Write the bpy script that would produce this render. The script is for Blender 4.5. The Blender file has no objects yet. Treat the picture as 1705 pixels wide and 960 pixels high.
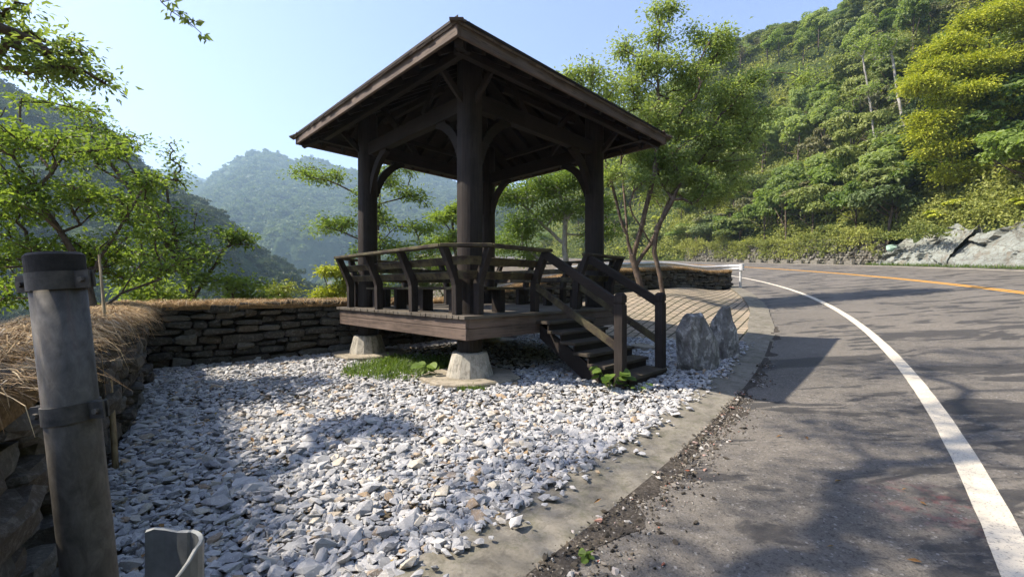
import bpy, bmesh, math, random
import numpy as np
from mathutils import Vector, Matrix, Euler

# ------------------------------------------------------------------ camera, sky, sun, exposure
sc = bpy.context.scene
COL = sc.collection
CAMZ = 1.45
cam = bpy.data.cameras.new('camera')
cam.sensor_fit = 'HORIZONTAL'; cam.sensor_width = 36.0; cam.lens = 36.0 * 713 / 1705
cam.clip_start = 0.05; cam.clip_end = 6000
camo = bpy.data.objects.new('camera', cam); COL.objects.link(camo)
camo.location = (0, 0, CAMZ); camo.rotation_euler = (math.radians(90), 0, 0)
sc.camera = camo

SUN_TO = Vector((-4.02, -0.10, 4.7)).normalized()
SUN_EL = math.asin(SUN_TO.z); SUN_AZ = math.atan2(SUN_TO.x, SUN_TO.y)
world = bpy.data.worlds.new('World'); sc.world = world; world.use_nodes = True
wn = world.node_tree; bg = wn.nodes['Background']
sky = wn.nodes.new('ShaderNodeTexSky'); sky.sky_type = 'NISHITA'; sky.sun_disc = False
sky.sun_elevation = SUN_EL; sky.sun_rotation = SUN_AZ % (2 * math.pi)
sky.altitude = 300; sky.air_density = 1.0; sky.dust_density = 1.0; sky.ozone_density = 2.2
tint = wn.nodes.new('ShaderNodeMix'); tint.data_type = 'RGBA'; tint.blend_type = 'MULTIPLY'; tint.inputs[0].default_value = 1.0
wn.links.new(sky.outputs[0], tint.inputs[6]); tint.inputs[7].default_value = (1.10, 0.93, 0.97, 1); wn.links.new(tint.outputs[2], bg.inputs[0]); bg.inputs[1].default_value = 0.125
sl = bpy.data.lights.new('sun', 'SUN'); sl.energy = 4.6; sl.angle = math.radians(0.53); sl.color = (1.0, 0.89, 0.74)
slo = bpy.data.objects.new('sun', sl); COL.objects.link(slo)
slo.rotation_euler = (-SUN_TO).to_track_quat('-Z', 'Y').to_euler()
vs = sc.view_settings
vs.view_transform = 'Standard'; vs.look = 'None'; vs.exposure = 1.4; vs.gamma = 1.0; vs.use_curve_mapping = False
sc.render.engine = 'CYCLES'
sc.cycles.use_denoising = True
sc.cycles.max_bounces = 6; sc.cycles.diffuse_bounces = 3; sc.cycles.glossy_bounces = 2
sc.cycles.transmission_bounces = 3; sc.cycles.transparent_max_bounces = 4; sc.cycles.volume_bounces = 0
sc.cycles.use_adaptive_sampling = True; sc.cycles.adaptive_threshold = 0.02

# ------------------------------------------------------------------ helpers
RNG = np.random.default_rng(7)
FPX = 713.0


def at(px, py, Y):
    """point that the photograph shows at pixel (px,py), Y metres ahead"""
    return np.array([(px - 852.5) / FPX * Y, Y, CAMZ + (480 - py) / FPX * Y])


def tag(o, label=None, cat=None, group=None, kind=None):
    if label: o['label'] = label
    if cat: o['category'] = cat
    if group: o['group'] = group
    if kind: o['kind'] = kind
    return o


def empty(name, loc=(0, 0, 0), rz=0.0):
    o = bpy.data.objects.new(name, None); COL.objects.link(o)
    o.location = loc; o.rotation_euler = (0, 0, rz); o.empty_display_size = 0.2
    return o


def link(name, me, mat, parent=None, smooth=False):
    o = bpy.data.objects.new(name, me); COL.objects.link(o)
    if mat is not None and not me.materials: me.materials.append(mat)
    if parent is not None: o.parent = parent
    if smooth: me.polygons.foreach_set('use_smooth', np.ones(len(me.polygons), dtype=bool))
    return o


def mesh_np(name, V, F, tint=None):
    """V (n,3); F list of (m,k) index arrays or one of them"""
    me = bpy.data.meshes.new(name)
    if not isinstance(F, list): F = [F]
    F = [np.asarray(f, dtype=np.int32) for f in F if len(f)]
    nl = sum(f.size for f in F); nf = sum(len(f) for f in F)
    me.vertices.add(len(V)); me.vertices.foreach_set('co', np.asarray(V, dtype=np.float32).ravel())
    me.loops.add(nl); me.loops.foreach_set('vertex_index', np.concatenate([f.ravel() for f in F]))
    tot = np.concatenate([np.full(len(f), f.shape[1], dtype=np.int32) for f in F])
    st = np.concatenate([[0], np.cumsum(tot)[:-1]]).astype(np.int32)
    me.polygons.add(nf); me.polygons.foreach_set('loop_start', st)
    try: me.polygons.foreach_set('loop_total', tot)
    except Exception: pass
    if tint is not None:
        a = me.attributes.new('tint', 'FLOAT', 'POINT'); a.data.foreach_set('value', np.asarray(tint, dtype=np.float32))
    me.update(calc_edges=True); me.validate()
    me.polygons.foreach_set('use_smooth', np.zeros(len(me.polygons), dtype=bool))
    return me


class MB:
    """collects solids into one mesh"""
    def __init__(self): self.v = []; self.f = []
    def add(self, vs_, fs_):
        n = len(self.v); self.v += [tuple(p) for p in vs_]; self.f += [tuple(i + n for i in f) for f in fs_]
    def box(self, c, s, rot=None):
        hx, hy, hz = s[0] / 2, s[1] / 2, s[2] / 2
        P = [Vector((x * hx, y * hy, z * hz)) for z in (-1, 1) for y in (-1, 1) for x in (-1, 1)]
        if rot is not None: P = [rot @ p for p in P]
        P = [p + Vector(c) for p in P]
        self.add(P, [(0, 2, 3, 1), (4, 5, 7, 6), (0, 1, 5, 4), (2, 6, 7, 3), (0, 4, 6, 2), (1, 3, 7, 5)])
        return self
    def beam(self, p, q, w, h, up=(0, 0, 1)):
        p = Vector(p); q = Vector(q); d = (q - p); L = d.length; d.normalize()
        s = d.cross(Vector(up))
        if s.length < 1e-4: s = d.cross(Vector((1, 0, 0)))
        s.normalize(); u = s.cross(d)
        rot = Matrix((d, -s, u)).transposed()
        self.box((p + q) / 2, (L, w, h), rot); return self
    def prism(self, poly, z0, z1):
        n = len(poly)
        vs_ = [(x, y, z0) for x, y in poly] + [(x, y, z1) for x, y in poly]
        self.add(vs_, [tuple(range(n - 1, -1, -1)), tuple(range(n, 2 * n))] + [(i, (i + 1) % n, n + (i + 1) % n, n + i) for i in range(n)])
        return self
    def lathe(self, c, prof, n=20, wob=None, cap=True):
        """prof: list of (r,z); c centre"""
        vs_ = []
        for (r, z) in prof:
            for k in range(n):
                a = 2 * math.pi * k / n; rr = r * (1 + (wob(a, z) if wob else 0))
                vs_.append((c[0] + rr * math.cos(a), c[1] + rr * math.sin(a), c[2] + z))
        fs_ = []
        for j in range(len(prof) - 1):
            for k in range(n):
                fs_.append((j * n + k, j * n + (k + 1) % n, (j + 1) * n + (k + 1) % n, (j + 1) * n + k))
        if cap:
            fs_.append(tuple(range(n - 1, -1, -1))); m = (len(prof) - 1) * n; fs_.append(tuple(range(m, m + n)))
        self.add(vs_, fs_); return self
    def tube(self, pts, radii, n=8):
        pts = [Vector(p) for p in pts]; vs_ = []; prev = None
        for i, p in enumerate(pts):
            d = (pts[min(i + 1, len(pts) - 1)] - pts[max(i - 1, 0)]).normalized()
            a = d.cross(Vector((0.31, 0.17, 1))) if prev is None else prev - d * prev.dot(d)
            if a.length < 1e-5: a = d.cross(Vector((1, 0, 0)))
            a.normalize(); prev = a; b = d.cross(a)
            r = radii[i] if hasattr(radii, '__len__') else radii
            for k in range(n):
                t = 2 * math.pi * k / n; vs_.append(p + (a * math.cos(t) + b * math.sin(t)) * r)
        fs_ = [(j * n + k, j * n + (k + 1) % n, (j + 1) * n + (k + 1) % n, (j + 1) * n + k) for j in range(len(pts) - 1) for k in range(n)]
        fs_.append(tuple(range(n - 1, -1, -1))); m = (len(pts) - 1) * n; fs_.append(tuple(range(m, m + n)))
        self.add(vs_, fs_); return self
    def build(self, name, mat, parent=None, bevel=0.0, smooth=False):
        me = bpy.data.meshes.new(name); me.from_pydata(self.v, [], self.f); me.update()
        o = link(name, me, mat, parent, smooth)
        if bevel:
            m = o.modifiers.new('bevel', 'BEVEL'); m.width = bevel; m.segments = 1; m.limit_method = 'ANGLE'; m.angle_limit = math.radians(40)
        return o


def vnoise(P, scale, seed=0, octaves=3):
    """cheap smooth value noise in 2-D/3-D, vectorised, about -1..1"""
    P = np.atleast_2d(np.asarray(P, dtype=np.float64)) * scale
    out = np.zeros(len(P)); amp = 1.0; tot = 0
    for o in range(octaves):
        Q = P * (2.03 ** o) + 17.3 * (o + 1) + seed * 3.7
        I = np.floor(Q).astype(np.int64); Fr = Q - I; Fr = Fr * Fr * (3 - 2 * Fr)
        acc = np.zeros(len(P)); D = P.shape[1]
        for c in range(2 ** D):
            w = np.ones(len(P)); h = np.full(len(P), (seed * 7919 + o * 104729) & 0xffffffff, dtype=np.uint64)
            for d in range(D):
                b = (c >> d) & 1
                w = w * (Fr[:, d] if b else 1 - Fr[:, d])
                h = (h ^ ((I[:, d] + b).astype(np.uint64) * np.uint64([73856093, 19349663, 83492791][d]))) & np.uint64(0xffffffff)
                h = (h * np.uint64(2654435761)) & np.uint64(0xffffffff); h ^= h >> np.uint64(15)
            acc += w * (h.astype(np.float64) / 4294967295.0 * 2 - 1)
        out += acc * amp; tot += amp; amp *= 0.5
    return out / tot


def sstep(a, b, x):
    t = np.clip((x - a) / (b - a), 0, 1); return t * t * (3 - 2 * t)

# ------------------------------------------------------------------ materials


class NT:
    def __init__(self, name):
        self.m = bpy.data.materials.new(name); self.m.use_nodes = True
        self.t = self.m.node_tree; self.b = self.t.nodes['Principled BSDF']; self.out = self.t.nodes['Material Output']
    def n(self, typ, **kw):
        nd = self.t.nodes.new(typ)
        for k, v in kw.items(): setattr(nd, k, v)
        return nd
    def l(self, a, b): self.t.links.new(a, b)
    def coord(self, scale=(1, 1, 1), kind='Object', rot=(0, 0, 0)):
        tc = self.n('ShaderNodeTexCoord'); mp = self.n('ShaderNodeMapping'); mp.inputs['Scale'].default_value = scale; mp.inputs['Rotation'].default_value = rot
        self.l(tc.outputs[kind], mp.inputs[0]); return mp.outputs[0]
    def noise(self, vec, scale=5, detail=4, rough=0.6, dist=0.0):
        nd = self.n('ShaderNodeTexNoise'); nd.inputs['Scale'].default_value = scale; nd.inputs['Detail'].default_value = detail
        nd.inputs['Roughness'].default_value = rough; nd.inputs['Distortion'].default_value = dist
        if vec is not None: self.l(vec, nd.inputs['Vector'])
        return nd.outputs['Fac']
    def ramp(self, fac, stops, interp='LINEAR'):
        r = self.n('ShaderNodeValToRGB'); r.color_ramp.interpolation = interp
        el = r.color_ramp.elements
        while len(el) < len(stops): el.new(0.5)
        for e, (p, c) in zip(el, stops):
            e.position = p; e.color = (c[0], c[1], c[2], 1) if hasattr(c, '__len__') else (c, c, c, 1)
        self.l(fac, r.inputs[0]); return r.outputs[0]
    def mix(self, fac, a, b, typ='MIX'):
        m = self.n('ShaderNodeMix', data_type='RGBA', blend_type=typ)
        for sock, v in ((m.inputs[0], fac), (m.inputs[6], a), (m.inputs[7], b)):
            if isinstance(v, (int, float)): sock.default_value = v
            elif isinstance(v, tuple): sock.default_value = (*v[:3], 1)
            else: self.l(v, sock)
        return m.outputs[2]
    def math(self, op, a, b=0.0, clamp=False):
        m = self.n('ShaderNodeMath', operation=op, use_clamp=clamp)
        for s, v in zip(m.inputs, (a, b)):
            if isinstance(v, (int, float)): s.default_value = v
            else: self.l(v, s)
        return m.outputs[0]
    def bump(self, h, strength=0.5, dist=0.02):
        b = self.n('ShaderNodeBump'); b.inputs['Strength'].default_value = strength; b.inputs['Distance'].default_value = dist
        self.l(h, b.inputs['Height']); self.l(b.outputs[0], self.b.inputs['Normal']); return b.outputs[0]
    def col(self, c): 
        if isinstance(c, tuple): self.b.inputs['Base Color'].default_value = (*c, 1)
        else: self.l(c, self.b.inputs['Base Color'])
    def rough(self, v, spec=0.3):
        if isinstance(v, (int, float)): self.b.inputs['Roughness'].default_value = v
        else: self.l(v, self.b.inputs['Roughness'])
        self.b.inputs['Specular IOR Level'].default_value = spec
    def island(self):
        return self.n('ShaderNodeNewGeometry').outputs['Random Per Island']


def mat_wood(name, dark, light, axis='z', moss=0.0, wear=0.25):
    T = NT(name)
    s = {'x': (0.7, 14, 14), 'y': (14, 0.7, 14), 'z': (14, 14, 0.7)}[axis]
    v = T.coord(s); g = T.noise(v, 2.2, 5, 0.65, 0.4)
    big = T.noise(T.coord((1, 1, 1)), 1.6, 4, 0.6)
    c = T.ramp(g, [(0.3, dark), (0.7, light)])
    c = T.mix(T.ramp(big, [(0.4, 0.0), (0.75, wear)]), c, tuple(min(1, x * 1.9 + 0.02) for x in light))
    cr = T.ramp(T.noise(v, 5.0, 2, 0.5), [(0.30, 1.0), (0.37, 0.0)])
    c = T.mix(T.math('MULTIPLY', cr, 0.6), c, tuple(x * 0.3 for x in dark))
    if moss:
        mo = T.ramp(T.noise(T.coord((1, 1, 1)), 3.5, 5, 0.7), [(0.42, 0.0), (0.62, moss)])
        c = T.mix(mo, c, (0.15, 0.135, 0.065))
    T.col(c); T.rough(T.ramp(g, [(0.2, 0.62), (0.8, 0.9)]), 0.25)
    T.bump(g, 0.5, 0.006); return T.m


def mat_leaf(name, a, b, trans=0.35, attr=None, gloss=0.35, per_leaf=0.5):
    """leaf material: colour varies from leaf to leaf and from plant to plant"""
    T = NT(name)
    r = T.island()
    if attr: q = T.n('ShaderNodeAttribute', attribute_name='tint').outputs['Fac']
    else: q = T.n('ShaderNodeObjectInfo').outputs['Random']
    f = T.math('ADD', T.math('MULTIPLY', r, per_leaf), T.math('MULTIPLY', q, 1 - per_leaf))
    c = T.ramp(f, [(0.1, a), (0.9, b)])
    T.col(c); T.rough(0.55, gloss)
    tr = T.n('ShaderNodeBsdfTranslucent')
    T.l(T.mix(1.0, c, (1.35, 1.35, 0.6), 'MULTIPLY'), tr.inputs['Color'])
    mx = T.n('ShaderNodeMixShader'); mx.inputs[0].default_value = trans
    T.l(T.b.outputs[0], mx.inputs[1]); T.l(tr.outputs[0], mx.inputs[2]); T.l(mx.outputs[0], T.out.inputs['Surface'])
    return T.m


def mat_bark(name, a, b):
    T = NT(name); v = T.coord((9, 9, 2.2)); g = T.noise(v, 1.8, 5, 0.65, 0.3)
    c = T.ramp(g, [(0.3, a), (0.7, b)])
    pale = T.ramp(T.noise(T.coord(), 2.3, 4, 0.6), [(0.5, 0.0), (0.68, 0.5)])
    T.col(T.mix(pale, c, tuple(min(1, x * 1.7) for x in b))); T.rough(0.9, 0.15); T.bump(g, 0.6, 0.015); return T.m


M = {}
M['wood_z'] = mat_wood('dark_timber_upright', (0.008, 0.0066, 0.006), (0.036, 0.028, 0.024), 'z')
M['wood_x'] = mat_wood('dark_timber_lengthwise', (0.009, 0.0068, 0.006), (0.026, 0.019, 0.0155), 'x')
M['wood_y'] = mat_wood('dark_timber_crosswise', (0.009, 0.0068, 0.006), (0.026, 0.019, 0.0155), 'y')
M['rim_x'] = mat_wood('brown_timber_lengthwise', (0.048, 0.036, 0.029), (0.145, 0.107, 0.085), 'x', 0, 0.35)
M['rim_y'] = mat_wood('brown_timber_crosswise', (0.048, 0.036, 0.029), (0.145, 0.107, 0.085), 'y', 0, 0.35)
M['rail_x'] = mat_wood('mossy_rail_lengthwise', (0.014, 0.010, 0.008), (0.040, 0.029, 0.022), 'x', 0.55)
M['rail_y'] = mat_wood('mossy_rail_crosswise', (0.014, 0.010, 0.008), (0.040, 0.029, 0.022), 'y', 0.55)
M['deck'] = mat_wood('deck_boards', (0.05, 0.042, 0.034), (0.12, 0.104, 0.085), 'x', 0.1, 0.4)
M['tread'] = mat_wood('worn_treads', (0.022, 0.017, 0.013), (0.062, 0.05, 0.04), 'x', 0.15, 0.4)


def mk():
    T = NT('shingles'); r = T.island(); g = T.noise(T.coord((6, 6, 6)), 2, 4)
    T.col(T.mix(T.math('MULTIPLY', g, 0.5), T.ramp(r, [(0, (0.05, 0.035, 0.028)), (1, (0.15, 0.115, 0.09))]), (0.2, 0.17, 0.13))); T.rough(0.9, 0.15); T.bump(g, 0.5, 0.01); M['shingle'] = T.m
    # gravel: white and blue-grey marble chips, a few tan
    T = NT('marble_gravel'); r = T.island()
    c = T.ramp(r, [(0.0, (0.14, 0.144, 0.15)), (0.14, (0.255, 0.26, 0.27)), (0.32, (0.38, 0.382, 0.385)), (0.55, (0.50, 0.492, 0.475)), (0.8, (0.31, 0.315, 0.325)), (0.93, (0.46, 0.415, 0.33)), (0.965, (0.36, 0.24, 0.12)), (1.0, (0.18, 0.17, 0.16))])
    v = T.coord((1, 1, 1)); n1 = T.noise(v, 28, 5, 0.65, 0.8)
    c = T.mix(T.ramp(n1, [(0.35, 0.35), (0.6, 0.0)]), c, (0.20, 0.215, 0.235))
    c = T.mix(T.ramp(T.noise(v, 55, 2, 0.5, 1.5), [(0.58, 0.0), (0.66, 0.4)]), c, (0.66, 0.65, 0.62))
    T.col(c); T.rough(0.72, 0.3); T.bump(n1, 0.35, 0.006); M['gravel'] = T.m
    # ground
    T = NT('soil'); v = T.coord(); n1 = T.noise(v, 1.3, 6, 0.65); n2 = T.noise(v, 14, 5, 0.7)
    c = T.ramp(n1, [(0.3, (0.05, 0.04, 0.028)), (0.6, (0.10, 0.085, 0.06)), (0.8, (0.06, 0.075, 0.03))])
    T.col(T.mix(T.math('MULTIPLY', n2, 0.5), c, (0.16, 0.14, 0.115))); T.rough(0.95, 0.1); T.bump(n2, 0.7, 0.03); M['soil'] = T.m
    # asphalt
    T = NT('asphalt'); v = T.coord(); fine = T.noise(v, 95, 3, 0.75); ag = T.n('ShaderNodeTexVoronoi'); ag.inputs['Scale'].default_value = 70; T.l(v, ag.inputs['Vector'])
    big = T.noise(v, 0.55, 5, 0.6, 0.3); med = T.noise(T.coord((0.6, 1.7, 1), rot=(0, 0, 0.0)), 1.0, 5, 0.62, 0.6)
    c = T.ramp(fine, [(0.3, (0.070, 0.0645, 0.057)), (0.7, (0.160, 0.147, 0.129))])
    c = T.mix(T.ramp(big, [(0.35, 0.0), (0.68, 0.6)]), c, (0.178, 0.161, 0.138)); c = T.mix(T.ramp(T.noise(v, 9, 5, 0.7), [(0.5, 0.0), (0.68, 0.5)]), c, (0.18, 0.168, 0.152)); c = T.mix(T.ramp(T.noise(v, 34, 4, 0.75), [(0.36, 0.75), (0.47, 0.0)]), c, (0.035, 0.034, 0.033))
    c = T.mix(T.ramp(ag.outputs['Color'], [(0.82, 0.0), (0.93, 0.5)]), c, (0.34, 0.33, 0.31))
    stain = T.ramp(med, [(0.535, 0.0), (0.56, 0.8)])
    c = T.mix(stain, c, (0.038, 0.037, 0.038))
    red = T.n('ShaderNodeVectorMath', operation='DISTANCE'); T.l(T.coord((1.0, 1.0, 0.0)), red.inputs[0]); red.inputs[1].default_value = (2.72, 2.78, 0)
    rr = T.math('MULTIPLY', T.ramp(red.outputs['Value'], [(0.16, 1.0), (0.45, 0.0)]), T.ramp(T.noise(v, 9, 5, 0.75), [(0.5, 0.0), (0.62, 0.5)]))
    c = T.mix(rr, c, (0.17, 0.05, 0.05))
    T.col(c); T.rough(T.ramp(stain, [(0.0, 0.88), (1.0, 0.62)]), 0.3)
    T.bump(T.math('ADD', fine, ag.outputs['Distance']), 0.6, 0.006); M['asphalt'] = T.m

    def paint(name, colr, wearc=0.47):
        T = NT(name); v = T.coord(); n1 = T.noise(v, 60, 4, 0.7); n2 = T.noise(v, 3.0, 5, 0.65)
        c = T.mix(T.ramp(n2, [(0.4, 0.0), (0.8, 0.35)]), colr, tuple(x * 0.6 for x in colr))
        c = T.mix(T.ramp(n1, [(wearc + 0.08, 0.0), (wearc + 0.16, 0.7)]), c, (0.13, 0.125, 0.12))
        T.col(c); T.rough(0.7, 0.3); T.bump(n1, 0.4, 0.004); return T.m
    M['white_paint'] = paint('white_road_paint', (0.60, 0.545, 0.44)); M['yellow_paint'] = paint('yellow_road_paint', (0.66, 0.32, 0.03))
    # concrete
    def conc(name, a, b, moss=0.0, streak=False):
        T = NT(name); v = T.coord(); n1 = T.noise(v, 2.4, 6, 0.65, 0.3); n2 = T.noise(v, 40, 4, 0.7)
        c = T.ramp(n1, [(0.3, a), (0.7, b)])
        c = T.mix(T.ramp(n2, [(0.45, 0.0), (0.75, 0.45)]), c, tuple(x * 0.5 for x in a)); c = T.mix(T.ramp(T.noise(v, 7, 6, 0.75, 0.5), [(0.5, 0.0), (0.62, 0.5)]), c, tuple(x * 0.45 for x in a))
        if moss: c = T.mix(T.ramp(T.noise(v, 5, 5, 0.7), [(0.48, 0.0), (0.66, moss)]), c, (0.075, 0.08, 0.04))
        if streak: c = T.mix(T.ramp(T.noise(T.coord((16, 16, 1.3)), 1.4, 4, 0.6), [(0.5, 0.0), (0.64, 0.55)]), c, (0.10, 0.095, 0.08))
        T.col(c); T.rough(0.9, 0.2); T.bump(n2, 0.35, 0.008); return T.m
    M['concrete'] = conc('kerb_concrete', (0.14, 0.13, 0.108), (0.25, 0.232, 0.195), 0.4)
    M['footing'] = conc('footing_concrete', (0.34, 0.32, 0.27), (0.50, 0.475, 0.41), 0.15, True)
    M['pad'] = conc('pad_concrete', (0.24, 0.21, 0.16), (0.38, 0.34, 0.27), 0.4)
    # pavers
    T = NT('pavers'); v = T.coord((1, 1, 1), rot=(0, 0, -0.95)); br = T.n('ShaderNodeTexBrick'); T.l(v, br.inputs['Vector'])
    br.inputs['Scale'].default_value = 1.0; br.inputs['Brick Width'].default_value = 0.42; br.inputs['Row Height'].default_value = 0.25; br.inputs['Mortar Size'].default_value = 0.022; br.inputs['Mortar Smooth'].default_value = 0.25
    br.inputs['Color1'].default_value = (0.33, 0.27, 0.20, 1); br.inputs['Color2'].default_value = (0.24, 0.205, 0.16, 1); br.inputs['Mortar'].default_value = (0.035, 0.036, 0.02, 1)
    n1 = T.noise(v, 1.1, 5, 0.6); c = T.mix(T.ramp(n1, [(0.4, 0.0), (0.75, 0.45)]), br.outputs['Color'], (0.10, 0.10, 0.06))
    T.col(c); T.rough(0.9, 0.2); T.bump(T.math('ADD', T.math('MULTIPLY', br.outputs['Fac'], -1.0), T.math('MULTIPLY', T.noise(v, 25, 3), 0.3)), 0.8, 0.03); M['pavers'] = T.m
    # wall stone
    def stone(name, cols, veins=False):
        T = NT(name); r = T.island(); v = T.coord(); n1 = T.noise(T.coord((2, 2, 7)), 3, 6, 0.7, 0.6); n2 = T.noise(v, 22, 5, 0.7)
        c = T.ramp(r, [(i / (len(cols) - 1), q) for i, q in enumerate(cols)])
        c = T.mix(T.ramp(n1, [(0.35, 0.55), (0.65, 0.0)]), c, (0.06, 0.055, 0.045))
        c = T.mix(T.ramp(n2, [(0.5, 0.0), (0.72, 0.4)]), c, (0.34, 0.32, 0.28))
        T.col(c); T.rough(0.9, 0.2); T.bump(T.math('ADD', n1, T.math('MULTIPLY', n2, 0.5)), 0.7, 0.025); return T.m
    M['wall_stone'] = stone('dry_stone', [(0.034, 0.031, 0.026), (0.070, 0.064, 0.055), (0.045, 0.043, 0.038), (0.12, 0.108, 0.086), (0.085, 0.064, 0.042), (0.055, 0.053, 0.048), (0.16, 0.155, 0.138)])
    M['retain_stone'] = stone('mossy_retaining_stone', [(0.10, 0.095, 0.07), (0.20, 0.19, 0.16), (0.14, 0.14, 0.09), (0.30, 0.28, 0.24), (0.13, 0.12, 0.09)])
    T = NT('schist_slab'); v = T.coord((1, 1, 1)); w = T.noise(T.coord((2.6, 2.6, 1.5), rot=(0.25, 0.3, 0.4)), 1.3, 6, 0.66, 1.8)
    n2 = T.noise(v, 9, 6, 0.7, 0.5)
    c = T.ramp(w, [(0.3, (0.14, 0.135, 0.125)), (0.50, (0.26, 0.252, 0.235)), (0.57, (0.55, 0.53, 0.49)), (0.66, (0.26, 0.26, 0.245))])
    c = T.mix(T.ramp(n2, [(0.38, 0.6), (0.6, 0.0)]), c, (0.085, 0.082, 0.075)); c = T.mix(T.ramp(T.noise(v, 4.5, 4, 0.6), [(0.55, 0.0), (0.7, 0.45)]), c, (0.30, 0.285, 0.25))
    T.col(c); T.rough(0.85, 0.25); T.bump(T.math('ADD', w, n2), 1.0, 0.035); M['schist'] = T.m
    T = NT('pale_rock_face'); v = T.coord(); n1 = T.noise(T.coord((0.5, 0.5, 1.2)), 1.0, 6, 0.65, 0.8); n2 = T.noise(v, 6, 6, 0.7, 0.4)
    c = T.ramp(n1, [(0.25, (0.10, 0.092, 0.072)), (0.42, (0.19, 0.205, 0.185)), (0.6, (0.27, 0.295, 0.27)), (0.8, (0.22, 0.205, 0.165))]); c = T.mix(T.ramp(n2, [(0.36, 0.6), (0.5, 0.0)]), c, (0.13, 0.115, 0.088))
    vo = T.n('ShaderNodeTexVoronoi', feature='DISTANCE_TO_EDGE'); vo.inputs['Scale'].default_value = 0.55; wv = T.n('ShaderNodeVectorMath', operation='ADD'); nz = T.n('ShaderNodeTexNoise'); nz.inputs['Scale'].default_value = 0.8; nz.inputs['Detail'].default_value = 5
    T.l(v, nz.inputs['Vector']); T.l(T.coord((0.5, 0.9, 2.6), rot=(0.3, 0.5, 0.2)), wv.inputs[0]); T.l(nz.outputs['Color'], wv.inputs[1]); T.l(wv.outputs[0], vo.inputs['Vector'])
    c = T.mix(T.ramp(vo.outputs['Distance'], [(0.006, 0.5), (0.03, 0.0)]), c, (0.075, 0.062, 0.045))
    c = T.mix(T.ramp(T.noise(v, 0.9, 5, 0.65, 0.6), [(0.54, 0.0), (0.62, 0.7)]), c, (0.17, 0.15, 0.115))
    T.col(c); T.rough(0.85, 0.25); T.bump(T.math('ADD', n1, n2), 0.8, 0.12); M['rock_face'] = T.m
    # straw
    T = NT('straw'); r = T.island(); c = T.ramp(r, [(0.0, (0.10, 0.065, 0.035)), (0.3, (0.30, 0.19, 0.085)), (0.6, (0.46, 0.31, 0.14)), (0.85, (0.58, 0.44, 0.24)), (1.0, (0.36, 0.31, 0.23))]); T.col(c); T.rough(0.7, 0.3); M['straw'] = T.m
    T = NT('straw_mat'); n1 = T.noise(T.coord((3, 3, 3)), 14, 5, 0.75); T.col(T.ramp(n1, [(0.3, (0.10, 0.06, 0.03)), (0.7, (0.33, 0.21, 0.09))])); T.rough(0.95, 0.1); T.bump(n1, 0.8, 0.03); M['straw_mat'] = T.m
    # metals
    T = NT('weathered_galvanised_steel'); v = T.coord((11, 11, 5)); n1 = T.noise(v, 2.6, 6, 0.7, 0.5); n2 = T.noise(T.coord(), 30, 4, 0.7)
    c = T.ramp(n1, [(0.3, (0.055, 0.050, 0.042)), (0.5, (0.100, 0.092, 0.078)), (0.75, (0.165, 0.152, 0.13))]); c = T.mix(T.ramp(T.noise(T.coord((14, 14, 1.3)), 1.2, 5, 0.65), [(0.56, 0.0), (0.70, 0.5)]), c, (0.14, 0.085, 0.065))
    c = T.mix(T.ramp(n2, [(0.5, 0.0), (0.75, 0.3)]), c, (0.07, 0.07, 0.065)); T.col(c); T.b.inputs['Metallic'].default_value = 0.2; T.rough(T.ramp(n2, [(0.3, 0.5), (0.7, 0.75)]), 0.4); T.bump(n2, 0.2, 0.003); M['steel'] = T.m
    T = NT('dark_steel_band'); n2 = T.noise(T.coord(), 25, 5, 0.7); T.col(T.ramp(n2, [(0.3, (0.05, 0.05, 0.048)), (0.7, (0.125, 0.12, 0.11))])); T.b.inputs['Metallic'].default_value = 0.4; T.rough(0.65, 0.3); T.bump(n2, 0.2, 0.003); M['band'] = T.m
    T = NT('black_rubber'); n2 = T.noise(T.coord(), 40, 4, 0.7); T.col(T.ramp(n2, [(0.3, (0.012, 0.012, 0.012)), (0.8, (0.035, 0.034, 0.033))])); T.rough(0.75, 0.3); T.bump(n2, 0.4, 0.004); M['rubber'] = T.m
    T = NT('galvanised_sheet'); n1 = T.noise(T.coord((2, 2, 2)), 6, 5, 0.7); T.col(T.ramp(n1, [(0.3, (0.15, 0.162, 0.158)), (0.7, (0.25, 0.262, 0.255))])); T.b.inputs['Metallic'].default_value = 0.35; T.rough(0.5, 0.4); T.bump(n1, 0.1, 0.003); M['sheet'] = T.m
    T = NT('bright_galvanised_rail'); n1 = T.noise(T.coord((2, 2, 2)), 5, 4, 0.6); T.col(T.ramp(n1, [(0.3, (0.50, 0.51, 0.51)), (0.7, (0.72, 0.72, 0.71))])); T.b.inputs['Metallic'].default_value = 0.25; T.rough(0.5, 0.4); M['rail_metal'] = T.m
    T = NT('dry_reed'); n1 = T.noise(T.coord((20, 20, 1)), 3, 4, 0.6); T.col(T.ramp(n1, [(0.3, (0.14, 0.10, 0.05)), (0.7, (0.40, 0.32, 0.19))])); T.rough(0.7, 0.3); M['reed'] = T.m
mk()
M['bark'] = mat_bark('grey_brown_bark', (0.045, 0.034, 0.026), (0.15, 0.115, 0.088))
M['bark_pale'] = mat_bark('pale_bark', (0.18, 0.165, 0.145), (0.42, 0.40, 0.36))
M['leaf_cherry'] = mat_leaf('fresh_green_leaves', (0.130, 0.195, 0.055), (0.330, 0.405, 0.150), 0.50)
M['leaf_lime'] = mat_leaf('lime_green_leaves', (0.085, 0.145, 0.030), (0.245, 0.330, 0.075), 0.50)
M['leaf_dark'] = mat_leaf('dark_green_leaves', (0.060, 0.098, 0.034), (0.165, 0.215, 0.072), 0.25)
M['leaf_mid'] = mat_leaf('mid_green_leaves', (0.100, 0.142, 0.036), (0.270, 0.310, 0.085), 0.30)
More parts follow.
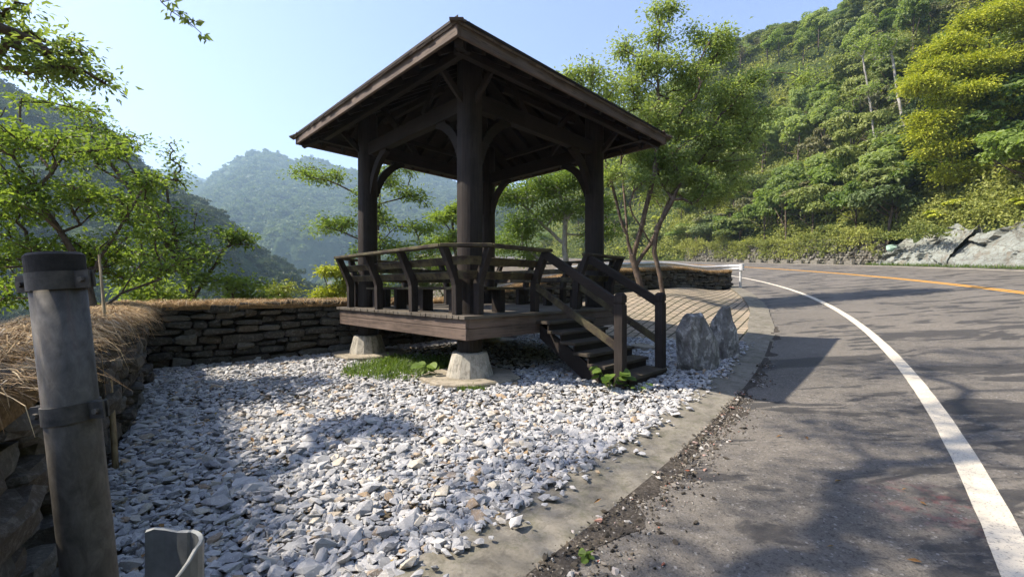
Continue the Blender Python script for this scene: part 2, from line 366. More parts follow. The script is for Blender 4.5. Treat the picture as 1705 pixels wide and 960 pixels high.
M['leaf_yellow'] = mat_leaf('yellow_green_leaves', (0.170, 0.225, 0.028), (0.520, 0.540, 0.060), 0.34, per_leaf=0.8)
M['leaf_olive'] = mat_leaf('olive_leaves', (0.090, 0.105, 0.045), (0.215, 0.210, 0.095), 0.28)
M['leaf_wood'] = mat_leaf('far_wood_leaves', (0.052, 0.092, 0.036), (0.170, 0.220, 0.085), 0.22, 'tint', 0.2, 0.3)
M['leaf_wood_shade'] = mat_leaf('wood_leaves_painted_shade', (0.022, 0.040, 0.018), (0.080, 0.112, 0.046), 0.18, 'tint', 0.15, 0.3)  # darker copy of the far wood leaves, the near slope's shade painted in
M['leaf_scrub'] = mat_leaf('scrub_leaves', (0.090, 0.128, 0.030), (0.350, 0.370, 0.095), 0.30, 'tint', 0.25, 0.45)
M['grass'] = mat_leaf('grass_blades', (0.05, 0.10, 0.015), (0.16, 0.24, 0.045), 0.4, 'tint', 0.3, 0.7)

# ------------------------------------------------------------------ the lie of the land
RX0, RH0, RK0, RK1, RG, RS0, RE, LANE, SH = 1.5064026, 0.7465247, -0.0186459, 0.00014963, 0.0819921, 6.0326576, 0.0515931, 5.5857, 1.85
DS = 0.25
RS = np.arange(-40, 190 + DS, DS)


def _road():
    ks = np.clip(RS, -12, 95)
    h = RH0 + RK0 * ks + RK1 * ks * ks / 2
    i0 = int(np.argmin(np.abs(RS)))
    X = np.concatenate([[0], np.cumsum(np.sin((h[1:] + h[:-1]) / 2) * DS)]); Y = np.concatenate([[0], np.cumsum(np.cos((h[1:] + h[:-1]) / 2) * DS)])
    X += RX0 - X[i0]; Y += 1.0 - Y[i0]
    return X, Y, h


RXc, RYc, RHh = _road()


def G(s): return RG * 3.0 * np.logaddexp(0, (np.asarray(s, dtype=float) - RS0) / 3.0)


def road_xy(s, o):
    x = np.interp(s, RS, RXc); y = np.interp(s, RS, RYc); h = np.interp(s, RS, RHh)
    return x + o * np.cos(h), y - o * np.sin(h)


def road_z(s, o): return G(s) + RE * np.clip(o, -2.6, 12)


def road_so(X, Y):
    X = np.asarray(X, float).ravel(); Y = np.asarray(Y, float).ravel()
    st = 2; cx, cy, ch, cs = RXc[::st], RYc[::st], RHh[::st], RS[::st]
    S = np.empty(len(X)); O = np.empty(len(X))
    for a in range(0, len(X), 4000):
        x = X[a:a + 4000, None]; y = Y[a:a + 4000, None]
        d = (x - cx) ** 2 + (y - cy) ** 2; i = d.argmin(1)
        dx = X[a:a + 4000] - cx[i]; dy = Y[a:a + 4000] - cy[i]; h = ch[i]
        S[a:a + 4000] = cs[i] + dx * np.sin(h) + dy * np.cos(h); O[a:a + 4000] = dx * np.cos(h) - dy * np.sin(h)
    return S, O


_tt = np.linspace(-40, 80, 600)
_tz = np.interp(_tt, [-40, 9.2, 12.6, 16.5, 20.6, 25.8, 80], [0, 0, 0.52, 1.18, 1.42, 1.75, 5.6])
_k = np.ones(9) / 9; _tz = np.convolve(np.pad(_tz, 4, 'edge'), _k, 'valid')
WALL = np.array([(0.55, -2.0), (-0.75, 0.0), (-2.3, 2.13), (-4.3, 4.9), (-6.4, 7.5), (-3.86, 9.45), (-1.0, 13.0), (1.4, 15.9), (4.6, 18.7), (8.2, 21.4), (11.85, 23.1)])
KERB_IN = -2.42
_far = np.array([road_xy(s, -2.9) for s in range(28, 150, 4)])
_back = np.array([road_xy(s, -2.9) for s in (-38, -25, -12)])
EDGE = np.vstack([_back, WALL, _far])            # line beyond which the land falls to the valley


def edge_dist(X, Y):
    """signed distance to EDGE, positive on the valley side (left)"""
    X = np.asarray(X, float).ravel(); Y = np.asarray(Y, float).ravel()
    best = np.full(len(X), 1e9); sg = np.zeros(len(X))
    for a, b in zip(EDGE[:-1], EDGE[1:]):
        d = b - a; L = d @ d
        t = np.clip(((X - a[0]) * d[0] + (Y - a[1]) * d[1]) / L, 0, 1)
        px = X - a[0] - t * d[0]; py = Y - a[1] - t * d[1]
        q = np.hypot(px, py); cr = d[0] * (Y - a[1]) - d[1] * (X - a[0])
        m = q < best - 1e-9
        best[m] = q[m]; sg[m] = np.sign(cr[m])
    return best * sg


def hill_rise(s, o, X, Y):
    u = np.maximum(o - 12.0, 0)
    foot = 2.0 * sstep(0.2, 2.6, u)
    top = np.interp(s, [-40, 5, 30, 60, 100, 150, 190], [60, 64, 66, 84, 112, 124, 124])
    up = np.maximum(u - 2.0, 0) * np.interp(s, [20, 55, 100], [0.98, 1.12, 1.32])
    z = foot + top * (1 - np.exp(-up / top * 1.15))
    P = np.stack([X, Y], 1)
    z += vnoise(P, 0.045, 3) * np.minimum(u * 0.22, 6) + vnoise(P, 0.16, 5) * np.minimum(u * 0.1, 1.6)
    return z


def ground_z(X, Y):
    X = np.asarray(X, float).ravel(); Y = np.asarray(Y, float).ravel()
    s, o = road_so(X, Y)
    t = 0.55 * X + 0.83 * Y
    zl = np.interp(t, _tt, _tz)
    zr = road_z(s, np.maximum(o, -2.6))
    w = sstep(-5.2, -2.7, o)
    far = sstep(24, 32, s); w = np.maximum(w, far)
    z = zr * w + zl * (1 - w)
    d = edge_dist(X, Y)
    dd = np.maximum(d - 0.25, 0)
    P = np.stack([X, Y], 1)
    drop = 0.35 * sstep(0, 0.6, dd) + 0.42 * np.minimum(dd, 14) + 0.62 * np.clip(dd - 14, 0, 200)
    z = z - drop + np.where(dd > 1, vnoise(P, 0.2, 11) * np.minimum(dd * 0.15, 1.5), 0)
    hill = o > 12.0
    if hill.any():
        z[hill] += hill_rise(s[hill], o[hill], X[hill], Y[hill])
    return np.maximum(z, -75.0)


def gz(x, y): return float(ground_z([x], [y])[0])


def grid_faces(nu, nv):
    i = np.arange(nu - 1)[:, None] * nv + np.arange(nv - 1)[None, :]
    return np.stack([i, i + nv, i + nv + 1, i + 1], -1).reshape(-1, 4)


def build_land():
    # near ground sheet, out to the valley side and under everything on this side of the road
    xs = np.concatenate([np.linspace(-260, -30, 40), np.linspace(-29, -9, 30), np.linspace(-8.5, 14, 100), np.linspace(14.6, 40, 46)])
    ys = np.concatenate([np.linspace(-40, -3, 24), np.linspace(-2.6, 26, 120), np.linspace(26.8, 60, 46), np.linspace(63, 300, 60)])
    X, Y = np.meshgrid(xs, ys, indexing='ij')
    Z = ground_z(X, Y)
    s, o = road_so(X, Y)
    Z = np.where(o > -2.75, Z - 0.12, Z) - 0.01
    Z = np.where(o > 12.2, road_z(s, 12) - 1.5, Z)
    V = np.stack([X.ravel(), Y.ravel(), Z], 1)
    tag(link('ground', mesh_np('ground', V, grid_faces(len(xs), len(ys))), M['soil'], smooth=True), kind='structure')
    # valley floor out to the horizon
    n = 48; a = np.arange(n) / n * 2 * np.pi
    V = [(0, 800, -75.5)] + [(2300 * math.cos(q), 800 + 1250 * math.sin(q), -75.5) for q in a]
    F = np.array([(0, i + 1, (i + 1) % n + 1) for i in range(n)])
    tag(link('valley_floor', mesh_np('valley_floor', np.array(V), F), M['soil']), kind='structure')
    # road
    ss = np.concatenate([np.arange(-38, 30, 0.5), np.arange(30, 150, 1.0)]); oo = np.array([-1.86, -1.3, 0, 2.8, 5.6, 8.4, 12.1])
    S, O = np.meshgrid(ss, oo, indexing='ij'); X, Y = road_xy(S.ravel(), O.ravel())
    V = np.stack([X, Y, road_z(S.ravel(), O.ravel())], 1)
    tag(link('road', mesh_np('road', V, grid_faces(len(ss), len(oo))[:, ::-1]), M['asphalt'], smooth=True), kind='structure')

    def line(name, o0, o1, s0, s1, mat):
        sq = np.arange(s0, s1, 0.25)
        wb = 0.0018 * np.random.default_rng(3).standard_normal(len(sq))
        S = np.stack([sq, sq], 1).ravel(); O = np.stack([o0 + wb, o1 + wb[::-1]], 1).ravel(); X, Y = road_xy(S, O)
        V = np.stack([X, Y, road_z(S, O) + 0.005], 1)
        tag(link(name, mesh_np(name, V, grid_faces(len(sq), 2)[:, ::-1]), mat), kind='structure')
    line('white_edge_line', -0.075, 0.085, -20, 110, M['white_paint'])
    line('yellow_centre_line', LANE - 0.17, LANE - 0.05, -20, 110, M['yellow_paint'])
    line('yellow_centre_line', LANE + 0.06, LANE + 0.18, -20, 110, M['yellow_paint'])
    line('white_edge_line', 2 * LANE - 0.08, 2 * LANE + 0.08, -20, 110, M['white_paint'])
    # concrete gutter strip between gravel and asphalt, worn outer edge
    sq = np.arange(-14, 27.2, 0.2); r = np.random.default_rng(5)
    wo = vnoise(np.stack([sq, sq * 0], 1), 1.1, 2) * 0.07; wi = vnoise(np.stack([sq, sq * 0], 1), 0.7, 9) * 0.05
    up = 0.02 + 0.05 * sstep(9, 14, sq)
    rows = []
    for k, (ofs, zz) in enumerate([(KERB_IN + 0, -0.25), (KERB_IN, 1.0), (-2.15, 0.8), (-1.82, 0.55), (-1.80, -0.12)]):
        oo_ = ofs + (wi if k < 2 else (wo if k > 2 else 0)); X, Y = road_xy(sq, oo_)
        rows.append(np.stack([X, Y, road_z(sq, -1.9) + (up * zz + 0.012 * (k in (1, 2)) if zz > 0 else zz)], 1))
    V = np.stack(rows, 1).reshape(-1, 3)
    F = grid_faces(len(sq), 5)[:, ::-1]; jn = np.arange(6, len(sq), 13); V3 = V.reshape(len(sq), 5, 3)
    dj = V3[jn + 1] - V3[jn]; V3[jn + 1] = V3[jn] + dj * 0.06; V3[jn + 1, 1:4, 2] -= 0.03; V = V3.reshape(-1, 3)
    tag(link('kerb', mesh_np('kerb', V, F), M['concrete'], smooth=False), kind='structure')
    # dark grit washed up along the edge of the asphalt
    sq = np.arange(-10, 12, 0.06); e = vnoise(np.stack([sq, sq * 0], 1), 2.6, 14, 4); wd = np.clip(0.05 + e * 0.22 + 0.06 * sstep(6, 2, sq), 0.012, 0.32)
    rows = []
    for o_, z_ in ((np.full_like(sq, -1.90), 0.016), (-1.85 + wd * 0.5, 0.010), (-1.85 + wd, 0.0035)):
        X, Y = road_xy(sq, o_); rows.append(np.stack([X, Y, road_z(sq, o_) + z_], 1))
    T = NT('edge_grit'); q = T.noise(T.coord(), 45, 5, 0.75); T.col(T.ramp(q, [(0.3, (0.024, 0.021, 0.018)), (0.55, (0.075, 0.066, 0.056)), (0.72, (0.17, 0.155, 0.135))])); T.rough(0.95, 0.1); T.bump(q, 0.8, 0.012)
    tag(link('dirt_strip', mesh_np('dirt_strip', np.stack(rows, 1).reshape(-1, 3), grid_faces(len(sq), 3)[:, ::-1]), T.m), kind='structure')
    # brick paving on the rise beyond the pavilion
    sq = np.linspace(9.2, 25.4, 70); R = np.stack(road_xy(sq, np.full_like(sq, KERB_IN + 0.01)), 1)
    base = np.array([(0.6, 12.0), (2.0, 15.4), (4.9, 18.2), (8.4, 20.9), (11.7, 22.75)])
    tl = np.linspace(0, 1, len(sq)); kx = np.array([0, .22, .48, .76, 1])
    L = np.stack([np.interp(tl, kx, base[:, 0]), np.interp(tl, kx, base[:, 1])], 1)
    uu = np.linspace(0, 1, 40)
    P = L[:, None, :] * (1 - uu[None, :, None]) + R[:, None, :] * uu[None, :, None]
    Z = ground_z(P[..., 0], P[..., 1]) + 0.025
    V = np.concatenate([P.reshape(-1, 2), Z[:, None]], 1)
    tag(link('paved_area', mesh_np('paved_area', V, grid_faces(len(sq), 40)[:, ::-1]), M['pavers'], smooth=True), kind='structure')
    # hillside across the road
    ss = np.concatenate([np.arange(-38, 110, 1.0), np.arange(110, 190, 2.0)]); uo = np.concatenate([[12.0, 12.15, 12.4, 12.8, 13.4, 14.2, 15], np.arange(16, 60, 1.2), np.arange(60, 190, 3.0)])
    S, O = np.meshgrid(ss, uo, indexing='ij'); X, Y = road_xy(S.ravel(), O.ravel())
    Z = road_z(S.ravel(), O.ravel()) + hill_rise(S.ravel(), O.ravel(), X, Y) - 0.02
    V = np.stack([X, Y, Z], 1)
    T = NT('hillside_undergrowth'); v = T.coord(); n1 = T.noise(v, 0.7, 6, 0.7); T.col(T.ramp(n1, [(0.3, (0.03, 0.045, 0.015)), (0.55, (0.06, 0.085, 0.025)), (0.75, (0.10, 0.09, 0.05))])); T.rough(0.95, 0.1); T.bump(T.noise(v, 3, 6, 0.75), 1.0, 0.4)
    M['hill'] = T.m
    tag(link('hillside', mesh_np('hillside', V, grid_faces(len(ss), len(uo))[:, ::-1]), M['hill'], smooth=True), kind='structure')


build_land()


def hill_world(s, o):
    s = np.atleast_1d(np.asarray(s, float)); o = np.atleast_1d(np.asarray(o, float))
    X, Y = road_xy(s, o); return X, Y, road_z(s, o) + hill_rise(s, o, X, Y)


# mountains further off: each a real ridge at its own distance
def mountain(name, prof, depth, foot_depth, z_foot, canopy, rough, seed, nv=90, nu=220, cliffs=0.0, mat=None, xfoot=0.0):
    prof = np.array(prof, float)
    px = np.linspace(prof[0, 0], prof[-1, 0], nu); py = np.interp(px, prof[:, 0], prof[:, 1])
    dep = np.interp(px, [prof[0, 0], prof[-1, 0]], depth) if hasattr(depth, '__len__') else np.full(nu, depth, float)
    v = np.concatenate([np.linspace(0, 1, nv), np.array([1.03, 1.08, 1.16, 1.3, 1.5])])
    U, Vv = np.meshgrid(np.arange(nu), v, indexing='ij')
    Zr = CAMZ + (480 - py) / FPX * dep - canopy
    r = foot_depth + (dep[:, None] - foot_depth) * Vv
    X = (px[:, None] - 852.5) / FPX * (dep[:, None] * 0.15 + r * 0.85); X = X + np.clip(1 - Vv, 0, 1) * xfoot; Y = r
    prof_v = np.where(Vv <= 1, Vv ** 0.85, 1 - (Vv - 1) * 1.6)
    Z = z_foot + (Zr[:, None] - z_foot) * prof_v
    P = np.stack([X.ravel(), Y.ravel() * 0.45], 1)
    gul = (1 - np.abs(vnoise(P, 1.0 / rough, seed, 4)) * 2)
    fade = (np.sin(np.clip(Vv, 0, 1) * np.pi) ** 0.8).ravel()
    amp = (dep.mean() * (0.085 if dep.mean() < 500 else 0.24))
    Z = Z.ravel() + gul * fade * amp + vnoise(P, 5.0 / rough, seed + 1, 3) * amp * 0.12
    cap = (CAMZ + (Zr - CAMZ)[:, None] / dep[:, None] * r * np.clip(0.30 + 0.70 * Vv, 0, 1)).ravel()
    Z = np.where(Vv.ravel() < 1.001, np.minimum(Z, cap + (Z - cap) * 0.08), Z)
    V = np.stack([X.ravel(), Y.ravel(), Z], 1)
    o = link(name, mesh_np(name, V, grid_faces(nu, len(v))), mat, smooth=True)
    tag(o, kind='structure')
    return V.reshape(nu, len(v), 3)


T = NT('wooded_mountain'); v = T.coord(); n1 = T.noise(v, 0.02, 6, 0.65); n2 = T.noise(v, 0.12, 5, 0.7)
c = T.ramp(n2, [(0.3, (0.022, 0.042, 0.016)), (0.7, (0.065, 0.095, 0.032))]); c = T.mix(T.ramp(n1, [(0.62, 0.0), (0.68, 0.7)]), c, (0.20, 0.19, 0.165))
T.col(c); T.rough(0.95, 0.1); T.bump(n2, 1.0, 4.0); M['mountain'] = T.m

# ------------------------------------------------------------------ many small solids at once
def hull_protos(n, k, seed, flat=0.5, elong=1.0):
    """convex chips as (V, tris)"""
    r = np.random.default_rng(seed); out = []
    for i in range(n):
        p = r.normal(size=(k, 3)); p /= np.linalg.norm(p, axis=1)[:, None]; p *= r.uniform(0.75, 1.0, (k, 1))
        p *= np.array([1.0 * elong, 0.72, flat * r.uniform(0.75, 1.25)])
        bm = bmesh.new()
        for q in p: bm.verts.new(q)
        g = bmesh.ops.convex_hull(bm, input=bm.verts)
        for vtx in [x for x in bm.verts if not x.link_faces]: bm.verts.remove(vtx)
        bmesh.ops.triangulate(bm, faces=bm.faces); bmesh.ops.recalc_face_normals(bm, faces=bm.faces)
        bm.verts.ensure_lookup_table(); bm.verts.index_update()
        out.append((np.array([list(x.co) for x in bm.verts]), np.array([[x.index for x in f.verts] for f in bm.faces])))
        bm.free()
    return out


def rot_mats(yaw, pitch, roll):
    cy, sy, cp, sp, cr, sr = np.cos(yaw), np.sin(yaw), np.cos(pitch), np.sin(pitch), np.cos(roll), np.sin(roll)
    R = np.empty((len(yaw), 3, 3))
    R[:, 0, 0] = cy * cp; R[:, 0, 1] = cy * sp * sr - sy * cr; R[:, 0, 2] = cy * sp * cr + sy * sr
    R[:, 1, 0] = sy * cp; R[:, 1, 1] = sy * sp * sr + cy * cr; R[:, 1, 2] = sy * sp * cr - cy * sr
    R[:, 2, 0] = -sp; R[:, 2, 1] = cp * sr; R[:, 2, 2] = cp * cr
    return R


def scatter(protos, pos, size, R, which, tint=None):
    VV, FF, TT = [], [], []; n0 = 0
    for k, (pv, pf) in enumerate(protos):
        m = np.where(which == k)[0]
        if not len(m): continue
        sz = size[m]; sz = sz[:, None, None] if sz.ndim == 1 else sz[:, None, :]
        v = np.einsum('nij,nkj->nki', R[m], pv[None] * sz) + pos[m][:, None, :]
        f = pf[None] + (np.arange(len(m)) * len(pv))[:, None, None] + n0
        VV.append(v.reshape(-1, 3)); FF.append(f.reshape(-1, pf.shape[1])); n0 += v.shape[0] * v.shape[1]
        if tint is not None: TT.append(np.repeat(tint[m], len(pv)))
    return np.concatenate(VV), np.concatenate(FF), (np.concatenate(TT) if tint is not None else None)


PCX, PCY, PROT = -0.67, 9.25, math.radians(45)          # pavilion centre and turn
PC_H, PD_H, PE_H = 1.73, 2.16, 2.79                     # half spans: columns, deck, eaves


def to_pav(x, y):
    dx, dy = np.asarray(x) - PCX, np.asarray(y) - PCY; c, s = math.cos(PROT), math.sin(PROT)
    return dx * c + dy * s, -dx * s + dy * c


def from_pav(x, y):
    c, s = math.cos(PROT), math.sin(PROT); return PCX + x * c - y * s, PCY + x * s + y * c


COLS = [(-PC_H, -PC_H), (-PC_H, PC_H), (PC_H, -PC_H), (PC_H, PC_H)]

# ------------------------------------------------------------------ leaves
def leaf_quads(C, A, Nn, L, W, fold=0.25):
    """folded leaves: centre C, direction A, normal Nn (n,3), length L, width W"""
    A = A / np.linalg.norm(A, axis=1)[:, None]
    B = np.cross(A, Nn); B /= np.maximum(np.linalg.norm(B, axis=1), 1e-6)[:, None]; U = np.cross(B, A)
    L = np.broadcast_to(L, (len(C),))[:, None]; W = np.broadcast_to(W, (len(C),))[:, None]
    V = np.stack([C - A * L * 0.5, C - A * L * 0.05 + B * W * 0.5 + U * W * fold, C + A * L * 0.5 - U * L * 0.12, C - A * L * 0.05 - B * W * 0.5 + U * W * fold], 1)
    n = np.arange(len(C))[:, None] * 4
    return V.reshape(-1, 3), np.concatenate([n + np.array([0, 2, 1]), n + np.array([0, 3, 2])])


# ------------------------------------------------------------------ gravel: loose chips
def build_gravel():
    r = np.random.default_rng(21)
    def region(X, Y, inset=0.015):
        s, o = road_so(X, Y); d = edge_dist(X, Y)
        k = (d < -inset) & (o < KERB_IN + 0.03) & (Y > 0.6)
        # brick paving starts beyond this line
        bl = np.stack(road_xy(9.2, KERB_IN)); al = np.array([0.6, 12.0])
        side = (al[0] - bl[0]) * (Y - bl[1]) - (al[1] - bl[1]) * (X - bl[0])
        k &= ~((side < 0.12) & (X > 0.3))
        k &= (Y < 14.5)
        return k
    def layer(dens, smin, smax, zoff, ymax, n_try):
        X = r.uniform(-7, 6.2, n_try); Y = r.uniform(0.8, 14.5, n_try)
        k = region(X, Y) & (Y < ymax); return X[k], Y[k]
    PX, PY, SZ, ZO = [], [], [], []
    area = 13.2 * 13.7
    for dens, mean, zo, ymax in ((600, 0.030, 0.0, 5.0), (620, 0.029, 0.009, 5.0), (300, 0.035, 0.017, 5.0), (480, 0.031, 0.004, 14.5), (330, 0.032, 0.014, 14.5)):
        n = int(dens * area)
        X = r.uniform(-7, 6.2, n); Y = r.uniform(0.8, 14.5, n)
        k = region(X, Y) & (Y < ymax)
        if ymax > 6: k &= (Y > 4.8)
        X, Y = X[k], Y[k]
        sz = np.clip(0.93 * mean * np.exp(r.normal(0, 0.42, len(X))), 0.014, 0.095)
        PX.append(X); PY.append(Y); SZ.append(sz); ZO.append(zo + sz * 0.25)
    X, Y, SZ, ZO = map(np.concatenate, (PX, PY, SZ, ZO))
    lx, ly = to_pav(X, Y)
    keep = np.ones(len(X), bool)
    for cx, cy in COLS: keep &= ~((np.abs(lx - cx) < 0.68) & (np.abs(ly - cy) < 0.68) & (np.abs(lx - cx) + np.abs(ly - cy) < 1.15) & (r.random(len(X)) < 0.985))
    under = (np.abs(lx) < 1.9) & (np.abs(ly) < 1.9)
    keep &= ~(under & (r.random(len(X)) < 0.75))
    weedy = np.hypot(X + 2.0, (Y - 7.6)) < 0.75
    keep &= ~(weedy & (r.random(len(X)) < 0.7))
    X, Y, SZ, ZO = X[keep], Y[keep], SZ[keep], ZO[keep]
    # a few have rolled over the gutter edge
    Z = ground_z(X, Y) + ZO + vnoise(np.stack([X, Y], 1), 0.8, 4) * 0.025 + 0.01
    ex = 420; s = r.uniform(-0.5, 9, ex); o = KERB_IN + np.abs(r.normal(0, 0.10, ex)); x, y = road_xy(s, o)
    X = np.r_[X, x]; Y = np.r_[Y, y]; SZ = np.r_[SZ, np.clip(0.034 * np.exp(r.normal(0, 0.35, ex)), 0.012, 0.07)]; Z = np.r_[Z, road_z(s, -1.9) + 0.055]
    n = len(X)
    R = rot_mats(r.uniform(0, 6.28, n), r.normal(0, 0.24, n), r.normal(0, 0.24, n))
    protos = hull_protos(30, 14, 4, 0.45, 1.15)
    V, F, _ = scatter(protos, np.stack([X, Y, Z], 1), SZ * r.uniform(0.85, 1.15, n), R, r.integers(0, 30, n))
    o = link('gravel', mesh_np('gravel', V, F), M['gravel'])
    tag(o, 'loose white and blue-grey marble gravel filling the lay-by round the pavilion', 'gravel', kind='stuff')
    # dirt and crumbs along the asphalt edge
    m = 5200; s = r.uniform(-1.0, 7.0, m); o_ = -1.82 + np.abs(r.normal(0, 0.20, m)) * (1 - 0.1 * s) - 0.12 * r.random(m); x, y = road_xy(s, o_)
    k = (vnoise(np.stack([x, y], 1), 1.5, 8) > -0.25); x, y, s, o_ = x[k], y[k], s[k], o_[k]; m = len(x)
    z = road_z(s, o_) + np.where(o_ < -1.82, 0.03, 0.008)
    sz = np.clip(0.0075 * np.exp(r.normal(0, 0.6, m)), 0.003, 0.035)
    R = rot_mats(r.uniform(0, 6.28, m), r.normal(0, .3, m), r.normal(0, .3, m))
    V, F, _ = scatter(protos[:8], np.stack([x, y, z], 1), sz, R, r.integers(0, 8, m))
    T = NT('kerb_debris'); q = T.island(); T.col(T.ramp(q, [(0, (0.03, 0.027, 0.022)), (0.55, (0.10, 0.085, 0.065)), (0.8, (0.22, 0.20, 0.17)), (0.93, (0.40, 0.39, 0.37)), (1, (0.28, 0.10, 0.06))])); T.rough(0.9, 0.2)
    tag(link('debris', mesh_np('debris', V, F), T.m), 'dark crumbs, chips and dirt gathered along the asphalt edge', 'debris', kind='stuff')

    # fallen leaves and straw bits
    m = 240; X = r.uniform(-5, 3, m); Y = r.uniform(1.2, 9, m); k = region(X, Y) | (r.random(m) < .25); X, Y = X[k], Y[k]; m = len(X); C = np.stack([X, Y, ground_z(X, Y) + 0.075], 1)
    s_, o_ = road_so(X, Y); C[:, 2] = np.where(o_ > KERB_IN, road_z(s_, o_) + np.where(o_ < -1.8, .06, .014), C[:, 2])
    V, F = leaf_quads(C, r.normal(0, 1, (m, 3)) * [1, 1, .25], r.normal(0, .35, (m, 3)) + [0, 0, 1], r.uniform(.03, .075, m), r.uniform(.012, .032, m))
    T = NT('dead_leaf'); q = T.island(); T.col(T.ramp(q, [(0, (.11, .06, .03)), (.6, (.26, .15, .06)), (.9, (.30, .22, .08)), (1, (.16, .22, .05))])); T.rough(.8, .2)
    tag(link('fallen_leaves', mesh_np('fallen_leaves', V, F), T.m), 'brown fallen leaves scattered over the gravel and road edge', 'fallen leaves', kind='stuff')


build_gravel()

# ------------------------------------------------------------------ dry stone wall with straw on top
def stone_protos(n, seed):
    bm = bmesh.new(); bmesh.ops.create_cube(bm, size=2.0); bmesh.ops.subdivide_edges(bm, edges=bm.edges, cuts=2, use_grid_fill=True)
    bm.verts.ensure_lookup_table(); bm.verts.index_update()
    V = np.array([list(x.co) for x in bm.verts]); F = np.array([[x.index for x in f.verts] for f in bm.faces]); bm.free()
    r = np.random.default_rng(seed); out = []
    for i in range(n):
        l6 = (np.abs(V) ** 5).sum(1) ** (1 / 5); v = V / l6[:, None]
        v = v + r.normal(0, 0.06, v.shape)
        v[:, 2] *= 1 + 0.42 * v[:, 0] * r.uniform(-1, 1); v[:, 1] *= 1 + 0.2 * v[:, 0] * r.uniform(-1, 1)
        out.append((v, F))
    return out


def along(poly):
    d = np.hypot(*np.diff(poly, axis=0).T); return np.concatenate([[0], np.cumsum(d)])


WTOP_D = np.array([0, 2.5, 5.1, 8.4, 11.8, 14.9, 18.9, 23.2, 27.8, 31.8, 36])
WALL_A = along(WALL)
WALL_H = np.interp(WALL_A, [0, 5, 8.5, 11.7, 15, 19.5, 24.5, 29, 34], [1.13, 1.13, 1.13, 1.13, 1.12, 1.06, 1.0, 0.93, 0.95])


def wall_at(d):
    x = np.interp(d, WALL_A, WALL[:, 0]); y = np.interp(d, WALL_A, WALL[:, 1]); h = np.interp(d, WALL_A, WALL_H)
    i = np.clip(np.searchsorted(WALL_A, d, side='right') - 1, 0, len(WALL) - 2)
    t = (WALL[i + 1] - WALL[i]); t = t / np.linalg.norm(t, axis=-1, keepdims=True)
    n = np.stack([t[..., 1], -t[..., 0]], -1)          # towards the lay-by side (right of travel)
    return x, y, h, t, n


